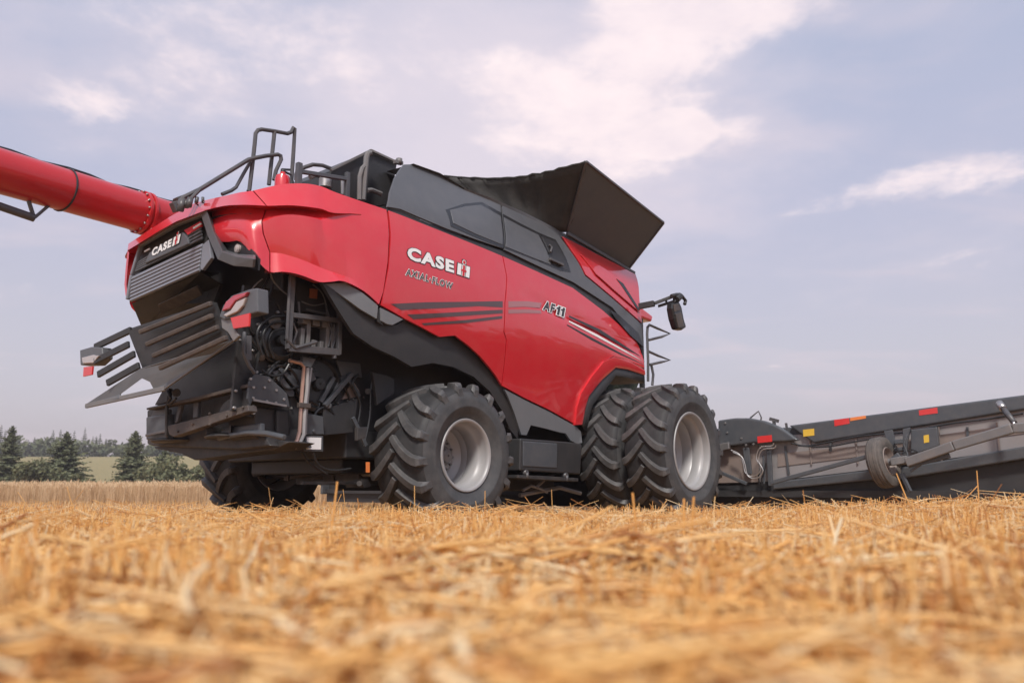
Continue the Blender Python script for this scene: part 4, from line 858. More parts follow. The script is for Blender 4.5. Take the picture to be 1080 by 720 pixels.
def belt_path(c1, r1, c2, r2, y):
    d = Vector((c2.x - c1.x, c2.z - c1.z)); n = Vector((-d.y, d.x)).normalized()
    for s_ in (-1, 1): bel.bar((c1.x + n.x * r1 * s_, y, c1.z + n.y * r1 * s_), (c2.x + n.x * r2 * s_, y, c2.z + n.y * r2 * s_), .05, .014, (n.x, 0, n.y))
belt_path(pc, .20, pc2 + Vector((.0, 0, -.25)), .09, .88); bel.build('drive_belt', RUBBER, combine)
# coppery hydraulic pipes and hoses
mb = MB()
for k, (x0, x1) in enumerate(((319.5, 316), (324.5, 320), (328, 323.5))):
    pass
mb.tube([(-1.863,0.740,1.723),(-1.727,0.740,1.710),(-1.684,0.740,1.676),(-1.695,0.740,1.355),(-1.698,0.740,1.020),(-1.721,0.740,0.933),(-1.779,0.740,0.865)], .02, 8); mb.build('hydraulic_pipe', COPPER, combine)
mb = MB(); mb.tube([(-1.645,0.730,1.670),(-1.639,0.730,1.456),(-1.656,0.730,1.261),(-1.653,0.730,0.993),(-1.688,0.730,0.916),(-1.752,0.730,0.857)], .02, 8); mb.tube([(-1.584,0.750,1.679),(-1.607,0.750,1.460),(-1.620,0.750,1.168),(-1.616,0.750,0.996)], .012, 6); mb.build('hydraulic_pipe', RIM, combine)
mb = MB(); mb.bar((-1.745,0.720,1.282), (-1.602,0.720,1.284), .04, .05); mb.build('pipe_clamp', BROWN, combine, bevel=.005)
mb = MB(); mb.prism([(-1.680,0.780,1.794),(-1.514,0.780,1.785),(-1.569,0.780,1.689),(-1.662,0.780,1.693)], (0, .04, 0)); mb.build('pipe_bracket', GREY, combine)
hz = MB()
for pts in ([(-2.145,0.800,2.307),(-2.025,0.800,2.309),(-1.941,0.800,2.206),(-1.900,0.800,2.095)], [(-2.226,0.820,2.276),(-2.190,0.820,2.369),(-2.112,0.820,2.512),(-2.086,0.820,2.616)], [(-1.786,0.860,1.823),(-1.946,0.860,1.686),(-2.048,0.860,1.579),(-2.130,0.860,1.532)], [(-2.251,0.880,1.954),(-2.148,0.880,1.836),(-1.989,0.880,1.722),(-1.766,0.880,1.720)], [(-2.050,0.850,1.521),(-1.929,0.850,1.668),(-1.736,0.850,1.632),(-1.621,0.850,1.447)], [(-1.685,0.900,1.563),(-1.535,0.900,1.380),(-1.364,0.900,1.314),(-1.247,0.900,1.191)], [(-1.353,0.900,1.345),(-1.405,0.900,1.191),(-1.464,0.900,0.970)], [(-1.241,0.950,1.821),(-1.172,0.950,1.704),(-1.015,0.950,1.658),(-0.901,0.950,1.745)], [(-2.246,0.900,2.072),(-2.198,0.900,1.984),(-2.110,0.900,1.939),(-2.078,0.900,1.790)], [(-2.116,0.900,2.191),(-2.020,0.900,2.060),(-1.992,0.900,1.801)]):
    hz.tube(smooth(pts), .016, 7)
for pts in ([(-2.143,0.780,1.749),(-2.217,0.780,1.909),(-2.183,0.780,2.038),(-2.071,0.780,2.133),(-1.919,0.780,2.178)], [(-2.072,0.790,1.741),(-2.146,0.790,1.902),(-2.111,0.790,2.022),(-2.018,0.790,2.094),(-1.886,0.790,2.116)], [(-2.000,0.800,1.732),(-2.063,0.800,1.876),(-2.027,0.800,1.997),(-1.898,0.800,2.056)], [(-2.286,0.840,2.096),(-2.207,0.840,2.186),(-2.194,0.840,2.304),(-2.242,0.840,2.392)], [(-2.019,0.860,2.498),(-2.055,0.860,2.372),(-2.135,0.860,2.259),(-2.236,0.860,2.164)], [(-1.845,0.840,1.638),(-1.882,0.840,1.518),(-1.800,0.840,1.449),(-1.654,0.840,1.483)], [(-1.806,0.820,1.699),(-1.878,0.820,1.594),(-2.008,0.820,1.561),(-2.118,0.820,1.605)], [(-1.458,0.860,1.185),(-1.391,0.860,1.269),(-1.295,0.860,1.296),(-1.193,0.860,1.243)], [(-1.182,0.900,1.636),(-1.077,0.900,1.574),(-0.967,0.900,1.449),(-0.921,0.900,1.306)], [(-0.887,0.850,1.695),(-0.961,0.850,1.581),(-0.846,0.850,1.382),(-0.863,0.850,1.172)], [(-0.657,0.800,1.715),(-0.735,0.800,1.600),(-0.747,0.800,1.229),(-0.814,0.800,0.914)], [(-1.483,0.800,0.830),(-1.405,0.800,0.697),(-1.233,0.800,0.642),(-0.985,0.800,0.666)], [(-1.579,0.860,0.828),(-1.479,0.860,0.716),(-1.246,0.860,0.603)]): hz.tube(smooth(pts), .013, 7)
hz.build('hoses', BLACKG, combine)
hz = MB()
for pts in ([(-2.125,0.760,2.597),(-2.086,0.760,2.507),(-1.982,0.760,2.429),(-1.889,0.760,2.388)], [(-2.327,0.800,2.331),(-2.250,0.800,2.442),(-2.180,0.800,2.514)], [(-1.594,0.780,2.570),(-1.468,0.780,2.491),(-1.383,0.780,2.299),(-1.326,0.780,2.153)], [(-1.724,0.780,2.361),(-1.581,0.780,2.346),(-1.438,0.780,2.393)]): hz.tube(smooth(pts), .008, 6)
hz.build('thin_hoses', FRAMEG, combine)
for a, b in (((-1.837,0.850,1.611), (-1.596,0.850,1.410)), ((-1.899,0.860,1.653), (-1.688,0.860,1.520)), ((-1.197,0.880,1.633), (-1.356,0.880,1.353)), ((-1.019,0.880,1.651), (-0.838,0.880,1.458)), ((-0.984,0.800,1.213), (-0.787,0.800,0.915))): hz = MB(); hz.bar(a, b, .03, .045); hz.build('linkage', HDRG, combine, bevel=.004)
hz = MB(); hz.lathe([(.06, 0), (.07, -.01), (.07, -.03), (.05, -.035), (.03, -.03), (.02, -.05), (.001, -.05)], Vector((-1.996,0.840,2.104)), 20, 'y'); hz.build('hydraulic_fitting', FRAMEG, combine)
for q_ in ([(-1.772,0.850,1.667),(-1.492,0.850,1.659),(-1.440,0.850,1.584),(-1.578,0.850,1.510),(-1.742,0.850,1.533)], [(-1.169,0.880,1.822),(-0.841,0.880,1.830),(-0.807,0.880,1.674),(-1.097,0.880,1.664)]): hz = MB(); hz.prism(q_, (0, .03, 0)); hz.build('support_bracket', HDRG, combine, bevel=.005)
mb = MB(); mb.prism([(-1.599,0.780,0.988),(-1.376,0.780,0.994),(-1.368,0.780,0.833),(-1.590,0.780,0.831)], (0, .03, 0)); wp = mb.build('plate_holder', HDRG, combine, bevel=.004)
mb = MB(); mb.prism([(-1.582,0.775,0.970),(-1.403,0.775,0.976),(-1.401,0.775,0.853),(-1.581,0.775,0.850)], (0, .008, 0)); mb.build('white_plate', WHITE, wp)
mb = MB(); mb.prism([(-1.563,0.800,1.214),(-1.372,0.800,1.197),(-1.350,0.800,1.011),(-1.585,0.800,0.999)], (0, .05, 0)); mb.bolts([(-1.488,0.800,1.038)], (0, -1, 0), .02, .02); mb.build('bracket_plate', HDRG, combine, bevel=.006)
# brown and tan covers around the straw walkers
mb = MB(); mb.prism([(-1.423,0.920,1.572),(-1.140,0.920,1.611),(-1.152,0.920,1.352),(-1.323,0.920,1.298),(-1.413,0.920,1.391)], (0, .03, 0)); mb.prism([(-0.907,0.920,1.635),(-0.808,0.920,1.528),(-0.792,0.920,1.465),(-1.040,0.920,1.413)], (0, .03, 0)); mb.build('dusty_shield', mat('tan_dusty_sheet', (.23, .175, .155), .6, var=.2, scale=5), combine)
mb = MB(); mb.prism([(-1.189,0.880,1.479),(-1.121,0.880,1.641),(-0.957,0.880,1.732),(-0.916,0.880,1.705),(-1.065,0.880,1.542),(-1.161,0.880,1.410),(-1.256,0.880,1.321),(-1.330,0.880,1.315)], (0, .04, 0)); mb.bar((-0.979,0.850,1.695), (-1.328,0.850,1.313), .05, .05); mb.cyl((-1.281,0.840,1.321), (-1.235,0.900,1.329), .035, 12); mb.build('lift_arm', HDRG, combine, bevel=.008)
mb = MB(); mb.prism([(-1.331,0.860,1.283),(-0.867,0.860,1.433),(-0.915,0.860,1.056),(-1.304,0.860,1.006)], (0, .2, 0)); mb.bolts([(-1.148,0.860,1.358),(-1.022,0.860,1.394),(-0.945,0.860,1.416),(-0.800,0.860,1.450)], (0, -1, 0), .014, .02); mb.cyl((-0.786,0.800,1.515), (-0.702,0.900,1.531), .035, 12); mb.build('side_gearbox', BLACK, combine, bevel=.01)
mb = MB(); mb.prism([(-0.795,0.720,1.725),(-0.587,0.720,1.710),(-0.472,0.720,1.684),(-0.466,0.720,1.512),(-0.712,0.720,1.363),(-0.745,0.720,1.518)], (0, .05, 0)); mb.build('mud_flap', BLACK, combine, bevel=.006)
mb = MB(); mb.lathe([(.05, .05), (.27, .05), (.30, .02), (.30, -.02), (.26, -.03), (.24, .0), (.08, .0), (.06, -.05), (.01, -.05)], Vector((-1.388,0.900,1.543)), 36, 'y'); mb.build('large_pulley', BLACKG, combine, sharp=40)
# valve frame
FY = .62
mb = MB()
for a, b in (((-1.985,0.620,2.553), (-1.985,0.620,1.905)), ((-1.985,0.620,1.905), (-1.887,0.620,1.832)), ((-1.887,0.620,1.832), (-1.629,0.620,1.931))): mb.tube([a, b], .018, 8)
mb.bar((-1.945,0.640,2.575), (-1.949,0.640,1.816), .05, .05); mb.bar((-1.948,0.640,2.163), (-1.338,0.640,2.204), .04, .05); mb.bar((-1.950,0.640,1.826), (-1.333,0.640,1.864), .05, .07); mb.bar((-1.341,0.640,2.410), (-1.332,0.640,1.839), .045, .045)
vf = mb.build('valve_frame', TUBE, combine, bevel=.006)
mb = MB()
for k in range(3): a = Vector((-1.747,0.700,2.166)); mb.box((a.x + k * .12, .70, a.z - .05), (a.x + k * .12 + .09, .80, a.z + .03))
for k, (dx, hgt) in enumerate(((0, .20), (.07, .28), (.14, .10), (.24, .10), (.31, .30), (.38, .27), (.45, .14))): a = Vector((-1.764,0.700,1.867)); mb.box((a.x + dx, .70, a.z), (a.x + dx + .045, .82, a.z + hgt))
mb.build('valve_block', FRAMEG, vf, bevel=.006)
mb = MB(); mb.prism([(-1.817,0.780,2.565),(-1.318,0.780,2.498),(-1.307,0.780,2.270),(-1.776,0.780,2.252)], (0, .04, 0)); mb.build('valve_cover', BLACK, vf)
mb = MB(); mb.prism([(-1.641,0.760,2.516),(-1.545,0.760,2.524),(-1.546,0.760,2.421),(-1.641,0.760,2.414)], (0, .01, 0)); mb.build('warning_sticker', mat('orange_sticker', (.30, .10, .045), .6, var=.3, scale=60), vf)
mb = MB()
for pts in ([(-1.883,0.680,2.101),(-1.832,0.680,2.012),(-1.870,0.680,1.889)], [(-1.450,0.700,2.174),(-1.384,0.700,2.082),(-1.424,0.700,1.914)], [(-1.364,0.700,2.167),(-1.332,0.700,2.028),(-1.375,0.700,1.900)], [(-1.800,0.720,2.338),(-1.781,0.720,2.202)], [(-1.457,0.720,2.360),(-1.438,0.720,2.240)], [(-1.715,0.720,2.273),(-1.452,0.720,2.268)]): mb.tube(pts, .012, 6)
mb.cyl((-1.388,0.640,1.851), (-1.385,0.640,1.792), .025, 8); mb.build('valve_hoses', TUBE, vf)
mb = MB(); sc_ = random.Random(3)
for k in range(46):
    p = Vector((-2.309,0.820,2.261)) ; q = Vector((sc_.uniform(-2.35, -1.6), .9, sc_.uniform(1.15, 2.35))); mb.cyl((q.x, .90, q.z), (q.x, .955, q.z), sc_.uniform(.008, .018), 6)
mb.build('bolt_heads', STEEL, combine)
mb = MB(); mb.prism([(-2.35, .93, 1.2), (-1.5, .93, 1.0), (-1.5, .93, 2.5), (-2.3, .93, 2.45)], (0, .04, 0)); mb.build('rear_side_sheet', BLACK, combine)
# steering links under the tail
mb = MB()
for a, b, w in (((-0.500,3.396,0.636), (-0.300,1.986,0.821), .06), ((-0.450,2.780,0.571), (-0.200,2.031,0.685), .04), ((-0.400,2.292,0.574), (-0.200,2.100,0.592), .03), ((-0.600,2.779,0.724), (-0.400,2.269,0.790), .08)): mb.bar(a, b, w, w)
mb.bar((-0.300,1.974,0.636), (-0.300,1.966,0.510), .04, .04); mb.bar((-0.500,2.660,0.724), (-0.500,2.624,0.546), .03, .03); mb.bar((-0.500,2.458,0.721), (-0.500,2.451,0.627), .04, .04)
mb.build('steering_links', BROWN, combine, bevel=.005)
mb = MB(); mb.prism([(-0.850,0.800,0.556),(-0.745,0.800,0.557),(-0.688,0.800,0.476),(-0.794,0.800,0.466)], (0, .3, 0)); mb.cyl((-0.903,0.750,0.511), (-0.861,0.800,0.511), .03, 8); mb.bar((-1.532,0.900,0.514), (-0.739,0.900,0.517), .05, .03); mb.build('lower_link', DUSTY, combine)
mb = MB(); mb.prism([(-1.159,0.500,1.082),(-1.020,0.500,1.094),(-1.041,0.500,0.984),(-1.153,0.500,0.945)], (0, .05, 0)); mb.build('axle_bracket', DUSTY, combine, bevel=.006)
mb = MB(); mb.prism([(-1.066,0.450,0.727),(-1.022,0.450,0.728),(-1.017,0.450,0.621),(-1.061,0.450,0.621)], (0, .01, 0)); mb.build('side_reflector', ORAN, combine)

# ---- top of the tail: rails, engine box
mb = MB(); t_ = .024
def rail(mb, P, r=t_): mb.tube(P, r, 8)
rail(mb, [(-1.919,1.600,3.708),(-1.909,1.600,3.738),(-1.892,1.600,4.019),(-1.879,1.600,4.285),(-1.876,1.600,4.412),(-1.849,1.600,4.463),(-1.802,1.600,4.491),(-1.629,1.600,4.531),(-1.464,1.600,4.562),(-1.413,1.600,4.598),(-1.391,1.600,4.660),(-1.364,1.600,4.652),(-1.367,1.600,4.369),(-1.374,1.600,3.941)])
rail(mb, [(-1.635,1.600,4.523),(-1.649,1.600,4.238),(-1.668,1.600,3.863)]); rail(mb, [(-2.718,1.550,3.313),(-2.712,1.550,3.356),(-2.675,1.550,3.408),(-2.508,1.550,3.543),(-2.264,1.550,3.776),(-1.974,1.550,4.052),(-1.882,1.550,4.105),(-1.764,1.550,4.167),(-1.607,1.550,4.238),(-1.568,1.550,4.234),(-1.559,1.550,4.190),(-1.619,1.550,4.037),(-1.637,1.550,3.917)])
rail(mb, [(-2.645,1.500,3.343),(-2.610,1.500,3.415),(-2.534,1.500,3.522)], .02); rail(mb, [(-1.919,1.600,4.056),(-1.991,1.600,3.898),(-2.071,1.600,3.712),(-2.125,1.600,3.657),(-2.232,1.600,3.582)], .02)
mb.build('deck_handrail', TUBE, combine)
mb = MB()
for a, b, r_ in (((-2.753,1.450,3.219), (-2.733,1.450,3.346), .035), ((-2.693,1.400,3.265), (-2.680,1.400,3.360), .03), ((-2.707,1.450,3.273), (-2.692,1.450,3.338), .04), ((-2.564,1.500,3.366), (-2.559,1.500,3.430), .02), ((-2.492,1.500,3.387), (-2.497,1.500,3.448), .015)): mb = MB(); mb.cyl(a, b, r_, 10); mb.build('rail_clamp', TUBE, combine)
mb = MB(); rail(mb, [(-1.509,1.300,3.972),(-1.425,1.300,4.068),(-1.298,1.300,4.148),(-1.166,1.300,4.181),(-1.001,1.300,4.181)]); rail(mb, [(-1.517,1.300,3.890),(-1.521,1.300,3.956),(-1.510,1.300,3.994)], .02); mb.build('deck_handrail', TUBE, combine)
mb = MB(); mb.bar((-1.621,1.100,4.006), (-1.617,1.100,3.718), .06, .06); mb.bar((-1.597,1.100,3.913), (-0.956,1.100,4.024), .045, .045); mb.bar((-0.953,1.100,4.108), (-0.944,1.100,3.782), .05, .05); mb.build('deck_rail', HDRG, combine, bevel=.006)
mb = MB(); mb.cyl((-1.112,1.300,3.922), (-1.112,1.300,4.063), .075, 14); mb.cyl((-0.889,1.300,3.894), (-0.897,1.300,4.058), .06, 14); mb.tube([(-1.258,1.400,4.031),(-1.168,1.400,4.095),(-1.085,1.400,4.073)], .03, 8); mb.tube([(-0.845,1.500,4.150),(-0.705,1.500,4.243),(-0.613,1.500,4.173)], .025, 8); mb.build('engine_fittings', STEEL, combine)
mb = MB(); mb.prism([(-1.079,1.250,4.131),(-0.492,1.250,4.582),(-0.051,1.250,4.565),(-0.143,1.250,3.988),(-0.621,1.250,3.766),(-1.105,1.250,3.841)], (0, 1.9, .0)); mb.build('engine_box', BLACK, combine, bevel=.01)
mb = MB(); mb.bar((-1.101,1.220,4.122), (-0.517,1.220,4.570), .03, .03); mb.bar((-0.517,1.220,4.570), (-0.078,1.220,4.554), .03, .03); mb.build('box_rim', FRAMEG, combine, bevel=.004)
mb = MB(); rail(mb, [(-0.705,1.100,3.839),(-0.695,1.100,4.094),(-0.678,1.100,4.390),(-0.658,1.100,4.445),(-0.615,1.100,4.466)], .035); rail(mb, [(-0.762,1.100,3.823),(-0.768,1.100,4.119),(-0.737,1.100,4.225),(-0.681,1.100,4.291)], .03); mb.tube([(-0.653,1.100,3.974),(-0.580,1.100,4.002),(-0.430,1.100,3.998)], .03, 8); mb.build('box_handle', FRAMEG, combine)
mb = MB(); mb.cyl((-0.285,0.950,4.393), (-0.287,0.950,4.460), .04, 10); mb.bar((-0.363,0.950,4.398), (-0.239,0.950,4.414), .05, .04); mb.build('cover_hook', FRAMEG, combine)

# ---- grain tank covers
LID = [(2.340,-0.050,5.019), (4.644, -.005, 4.729), (4.673,0.700,4.082), (2.905,0.700,4.273)]
mb = MB(); mb.prism(LID, (.0, .035, .03)); lid = mb.build('tank_lid', LIDM, combine, bevel=.006)
mb = MB()
for a, b in zip(LID, LID[1:] + LID[:1]): mb.bar(a, b, .035, .035)
mb.build('lid_rim', TUBE, lid, bevel=.006)
mb = MB(); mb.bar((2.876,0.680,4.239), (4.822,0.680,4.035), .05, .05); mb.build('lid_hinge', TUBE, lid, bevel=.01)
L2 = [(p[0], 2 * YC - p[1], p[2]) for p in LID]; mb = MB(); mb.prism(L2, (0, -.035, .03)); mb.build('tank_lid', LIDM, combine, bevel=.006)
e1 = [(-0.235,0.781,4.350),(0.014,0.789,4.365),(0.257,0.798,4.382),(0.670,0.753,4.291),(1.144,0.759,4.299),(1.415,0.754,4.287),(1.865,0.747,4.271),(2.342,0.740,4.254),(2.647,0.690,4.153),(3.158,0.670,4.110),(3.642,0.645,4.058),(4.165,0.625,4.014),(4.652,0.599,3.960)]
e2 = [(-0.242,0.740,4.356),(-0.017,0.740,4.367),(0.216,0.740,4.379),(0.673,0.740,4.315),(1.142,0.740,4.334),(1.419,0.740,4.333),(1.877,0.740,4.330),(2.365,0.740,4.304),(2.765,0.740,4.275),(3.313,0.740,4.239),(3.845,0.740,4.194),(4.412,0.740,4.147),(4.924,0.740,4.093)]
mb = MB(); mb.loft([e1, e2, [(p[0], p[1] + .5, p[2] + .03) for p in e2]]); mb.build('tank_shoulder', GREY, combine)
mb = MB(); nf = 22; ra = Vector(LID[0]); la = Vector((1.346,1.800,4.976)); lb_ = Vector((la.x - .5, 2 * YC - ra.y, ra.z)); rb = Vector(LID[3]); fb = Vector((1.55, 1.15, 4.12)); fb2 = Vector((1.2, 3.3, 4.1))
def poly(t, A, B, Cc): return A.lerp(B, t * 2) if t < .5 else B.lerp(Cc, t * 2 - 1)
rows = []
for j in range(9):
    v = j / 8; row = []
    for i in range(nf * 2 + 1):
        t = i / (nf * 2); tp = poly(t, ra, la, lb_); bt = poly(t, rb, fb, fb2)
        sag = .13 * math.sin(math.pi * min(1, t * 2 if t < .5 else 2 - t * 2))
        p = tp.lerp(bt, v); p.z -= sag * (1 - v); p.x += .10 * math.sin(v * math.pi) + .036 * math.sin(i * 1.7 + 1.5 * math.sin(i * .6)) * math.sin(v * math.pi) + .02 * math.sin(i * 2.9 + 4 * v); p.z += .005 * math.sin(i * 2.3 + math.sin(i * .9) * 2) * (1 - v)
        row.append(tuple(p))
    rows.append(row)
mb.loft(rows); mb.build('tank_canvas', FABRIC, combine, sharp=180, solid=.006)
mb = MB(); mb.tube(rows[0], .014, 6); mb.build('canvas_hem', FABRIC, combine)
mb = MB(); mb.loft([[LID[1], (5.6, YC, 4.9), L2[1]], [LID[2], (4.9, YC, 4.0), L2[2]]], False); mb.build('front_canvas', FABRIC, combine, solid=.01)

# ---- unloading auger, folded back along the left side
A_ = Vector((-2.107,3.600,3.846)); B_ = Vector((-4.020,3.600,3.899)); B_ = Vector((-4.324,3.400,3.837))
dA = (B_ - A_); dA.normalize()
mb = MB(); mb.cyl(A_ - dA * .9, A_ + dA * 4.2, .245, 48); auger = mb.build('unloading_auger', REDB, combine, sharp=40)
mb = MB()
for s_, r_ in ((.02, .275), (.09, .275)): mb.cyl(A_ + dA * (s_ - .02), A_ + dA * (s_ + .02), r_, 40)
mb.build('flange', REDB, auger, sharp=30, bevel=.006)
up_ = Vector((0, 0, 1)); up_ = (up_ - dA * up_.dot(dA)).normalized(); sd_ = dA.cross(up_)
mb = MB(); mb.bolts([A_ + dA * .115 + (up_ * math.cos(a) + sd_ * math.sin(a)) * .262 for a in [k * math.pi / 8 for k in range(16)]], dA, .012, .02); mb.build('bolt', STEEL, auger)
mb = MB(); s0 = 1.02
mb.tube([A_ + dA * (s0 + .03 * math.sin(a)) + (up_ * math.cos(a) + sd_ * math.sin(a)) * .25 for a in [k * math.pi / 12 for k in range(25)]], .012, 6); mb.build('hose_strap', BLACKG, auger)
mb = MB(); mb.tube([A_ + dA * s_ + up_ * (.262 + .015 * math.sin(s_ * 9)) + sd_ * .02 * math.sin(s_ * 5) for s_ in [-.35, -.25, -.12, 0, .12, .25, .5, .75, 1, 1.3, 1.6, 2.0, 2.5, 3, 3.6]], .016, 7); mb.build('auger_hose', BLACKG, auger)
mb = MB()
q_ = A_ + dA * 1.12 - up_ * .23; k_ = A_ + dA * 1.30 - up_ * .42
mb.bar(q_ + dA * .04, k_, .05, .03); mb.bar(q_ + dA * .26, k_, .05, .03); mb.build('cylinder_lug', TUBE, auger, bevel=.006)
mb = MB(); e_ = A_ + dA * 2.6 - up_ * .30; mb.cyl(k_, k_.lerp(e_, .45), .045, 14); mb.build('fold_cylinder', TUBE, auger)
mb = MB(); mb.cyl(k_.lerp(e_, .4), e_, .022, 12); mb.build('cylinder_rod', CHROME, auger)
mb = MB(); c0 = A_ - dA * .28; mb.prism([c0 + sd_ * .26 * s1 + up_ * u_ - dA * w_ for s1, u_, w_ in ((-1, .10, 0), (-1, .1, .16), (-1, -.16, .16), (-1, -.16, 0))], -sd_ * .0 + sd_ * .02); mb.build('inspection_plate', BLACKG, auger)
mb = MB(); mb.bar((-2.087,2.900,3.847), (-1.927,2.900,3.955), .12, .10); mb.bar((-2.128,2.900,3.764), (-1.968,2.900,3.857), .10, .12); mb.build('auger_saddle', TUBE, combine, bevel=.01)

# ---- cab, mirror, front ladder
mb = MB(); mb.prism([(4.35, 1.3, 2.0), (5.7, 1.3, 2.0), (6.15, 1.3, 2.6), (6.0, 1.3, 3.55), (4.35, 1.3, 3.6)], (0, 1.65, 0)); cabg = mb.build('cab', GLASS, combine, bevel=.03)
mb = MB(); mb.prism([(4.3, 1.2, 3.56), (6.3, 1.2, 3.5), (6.35, 1.2, 3.62), (5.6, 1.2, 3.8), (4.3, 1.2, 3.8)], (0, 1.85, 0)); mb.build('cab_roof', RED, cabg, bevel=.04, seg=3)
mb = MB()
for x_, y_ in ((4.36, 1.28), (6.0, 1.28), (4.36, 2.96), (6.0, 2.96)): mb.bar((x_, y_, 2.0), (x_, y_, 3.56), .08, .08)
mb.build('cab_pillar', BLACK, cabg, bevel=.01)
mb = MB(); mb.box((4.3, .75, 1.75), (4.62, 3.5, 1.9)); mb.box((4.3, .45, 1.86), (4.6, 1.2, 1.92)); mb.build('cab_platform', BLACK, combine, bevel=.01)
mb = MB(); mb.bar((4.295,0.300,3.308), (4.340,0.050,3.326), .07, .09); mb.bar((4.340,0.050,3.326), (4.537,-0.200,3.447), .05, .05); mb.bar((4.459,0.050,3.301), (4.595,-0.200,3.381), .04, .04); mb.bar((4.532,-0.050,3.423), (4.559,-0.050,3.366), .03, .03)
mb.tube([(4.443,-0.200,3.430),(4.634,-0.200,3.489),(4.794,-0.200,3.496),(4.919,-0.200,3.440),(4.881,-0.200,3.370)], .03, 8); mb.cyl((4.596,-0.200,3.396), (4.729,-0.200,3.483), .06, 10); arm = mb.build('mirror_arm', BLACK, combine, bevel=.006)
mc = Vector((4.718,-0.200,3.155))
mb = MB(); mp = [(4.497,-0.200,3.332),(4.706,-0.200,3.393),(4.795,-0.200,3.308),(4.859,-0.200,3.116),(4.931,-0.200,3.003),(4.780,-0.200,2.933),(4.621,-0.200,2.924),(4.524,-0.200,3.076),(4.475,-0.200,3.236)]; mb.prism(mp, (.0, .12, 0)); mh = mb.build('mirror_head', BLACKG, arm, bevel=.03, seg=3)
mb = MB(); mb.prism([(4.498,-0.215,3.299),(4.658,-0.215,3.343),(4.697,-0.215,3.242),(4.520,-0.215,3.188)], (0, .02, 0)); mb.prism([(4.533,-0.215,3.152),(4.726,-0.215,3.208),(4.804,-0.215,2.996),(4.626,-0.215,2.945)], (0, .02, 0)); mb.build('mirror_glass', BROWN, mh, bevel=.006)
mb = MB(); rail(mb, [(4.506,0.300,2.123),(4.527,0.300,2.462),(4.523,0.300,2.895),(4.545,0.300,3.007),(4.609,0.300,3.056),(4.886,0.300,3.036),(5.285,0.300,3.012),(5.004,0.300,2.918),(4.563,0.300,2.799)], .022); rail(mb, [(4.551,0.300,2.612),(4.855,0.300,2.581),(5.251,0.300,2.554),(4.942,0.300,2.485),(4.568,0.300,2.398)], .022); rail(mb, [(4.628,0.300,2.397),(4.679,0.300,2.249),(4.638,0.300,2.075)], .022); mb.build('front_handrail', TUBE, combine)
# feeder house towards the header
mb = MB(); mb.prism([(4.3, 1.3, .9), (5.5, 1.3, .55), (5.5, 1.3, 1.15), (4.3, 1.3, 1.85)], (0, 1.6, 0)); mb.build('feeder_house', BLACK, combine, bevel=.02)

# ================================================================== fire extinguisher on the deck
p0 = Vector((-1.689,1.300,3.636)); w0 = Matrix.Rotation(TH, 4, 'Z') @ p0 + Vector(BASE)
ex = empty('fire_extinguisher', w0, TH); tag(ex, 'small red fire extinguisher standing by the deck rail of the combine', 'fire extinguisher')
ORIGIN = Vector((0, 0, 0))
MB().lathe([(.01, 0), (.08, 0), (.085, .03), (.085, .20), (.072, .245), (.03, .27), (.03, .29), (.001, .29)], (0, 0, 0), 24, 'z').build('cylinder', RED, ex)
mb = MB(); mb.cyl((0, 0, .28), (0, 0, .32), .028, 10); mb.bar((-.02, 0, .32), (.09, 0, .35), .025, .02); mb.bar((-.02, 0, .31), (.08, 0, .30), .025, .015); mb.build('valve_lever', BLACK, ex)
mb = MB(); mb.tube([(.03, -.02, .29), (.09, -.03, .28), (.11, -.04, .20), (.10, -.04, .06)], .012, 6); mb.build('hose', BLACKG, ex)

# ================================================================== the header
HB = Vector((5.5, YC, 0)); hw = Matrix.Rotation(TH, 4, 'Z') @ HB + Vector(BASE)
header = empty('grain_header', hw, TH); tag(header, 'long dark grey draper header carried across the front of the red combine', 'harvester header')
ORIGIN = HB
RY = -5.6; LY = 2 * YC + 5.6
zt = lambda y: 1.60 - .018 * (y + 2)      # top edge rises a little towards the right end
mb = MB()
for y0, y1 in ((-1.85, RY), (LY, 2 * YC + 1.85)):
    pass
tl_ = [(5.500,-1.538,1.392),(5.500,-4.598,1.635)]; bl_ = [(5.500,-1.895,1.117),(5.500,-4.579,1.446)]
def ext(p, q, y): t = (y - p[1]) / (q[1] - p[1]); return tuple(Vector(p).lerp(Vector(q), t))
T1 = ext(tl_[0], tl_[1], RY); B1 = ext(bl_[0], bl_[1], RY); T0 = tl_[0]; B0 = bl_[0]
mb.prism([T0, T1, B1, B0], (.20, 0, 0)); mb.box((5.62, -1.75, 1.16), (5.70, -1.0, 1.375)); top_beam = mb.build('top_beam', HDRG, header, bevel=.025, seg=3)
for nm, pts, m in (('red_reflector', [(5.495,-2.218,1.442),(5.495,-2.432,1.458),(5.495,-2.433,1.376),(5.495,-2.219,1.348)], REFL), ('orange_reflector', [(5.495,-2.446,1.460),(5.495,-2.663,1.480),(5.495,-2.664,1.439),(5.495,-2.446,1.412)], ORAN), ('yellow_sticker', [(5.495,-1.753,1.317),(5.495,-1.919,1.328),(5.495,-1.916,1.226),(5.495,-1.753,1.215)], YELL), ('red_reflector', [(5.495,-3.363,1.512),(5.495,-3.595,1.537),(5.495,-3.594,1.459),(5.495,-3.363,1.440)], REFL)):
    mb = MB(); mb.prism(pts, (.006, 0, 0)); mb.build(nm, m, top_beam)
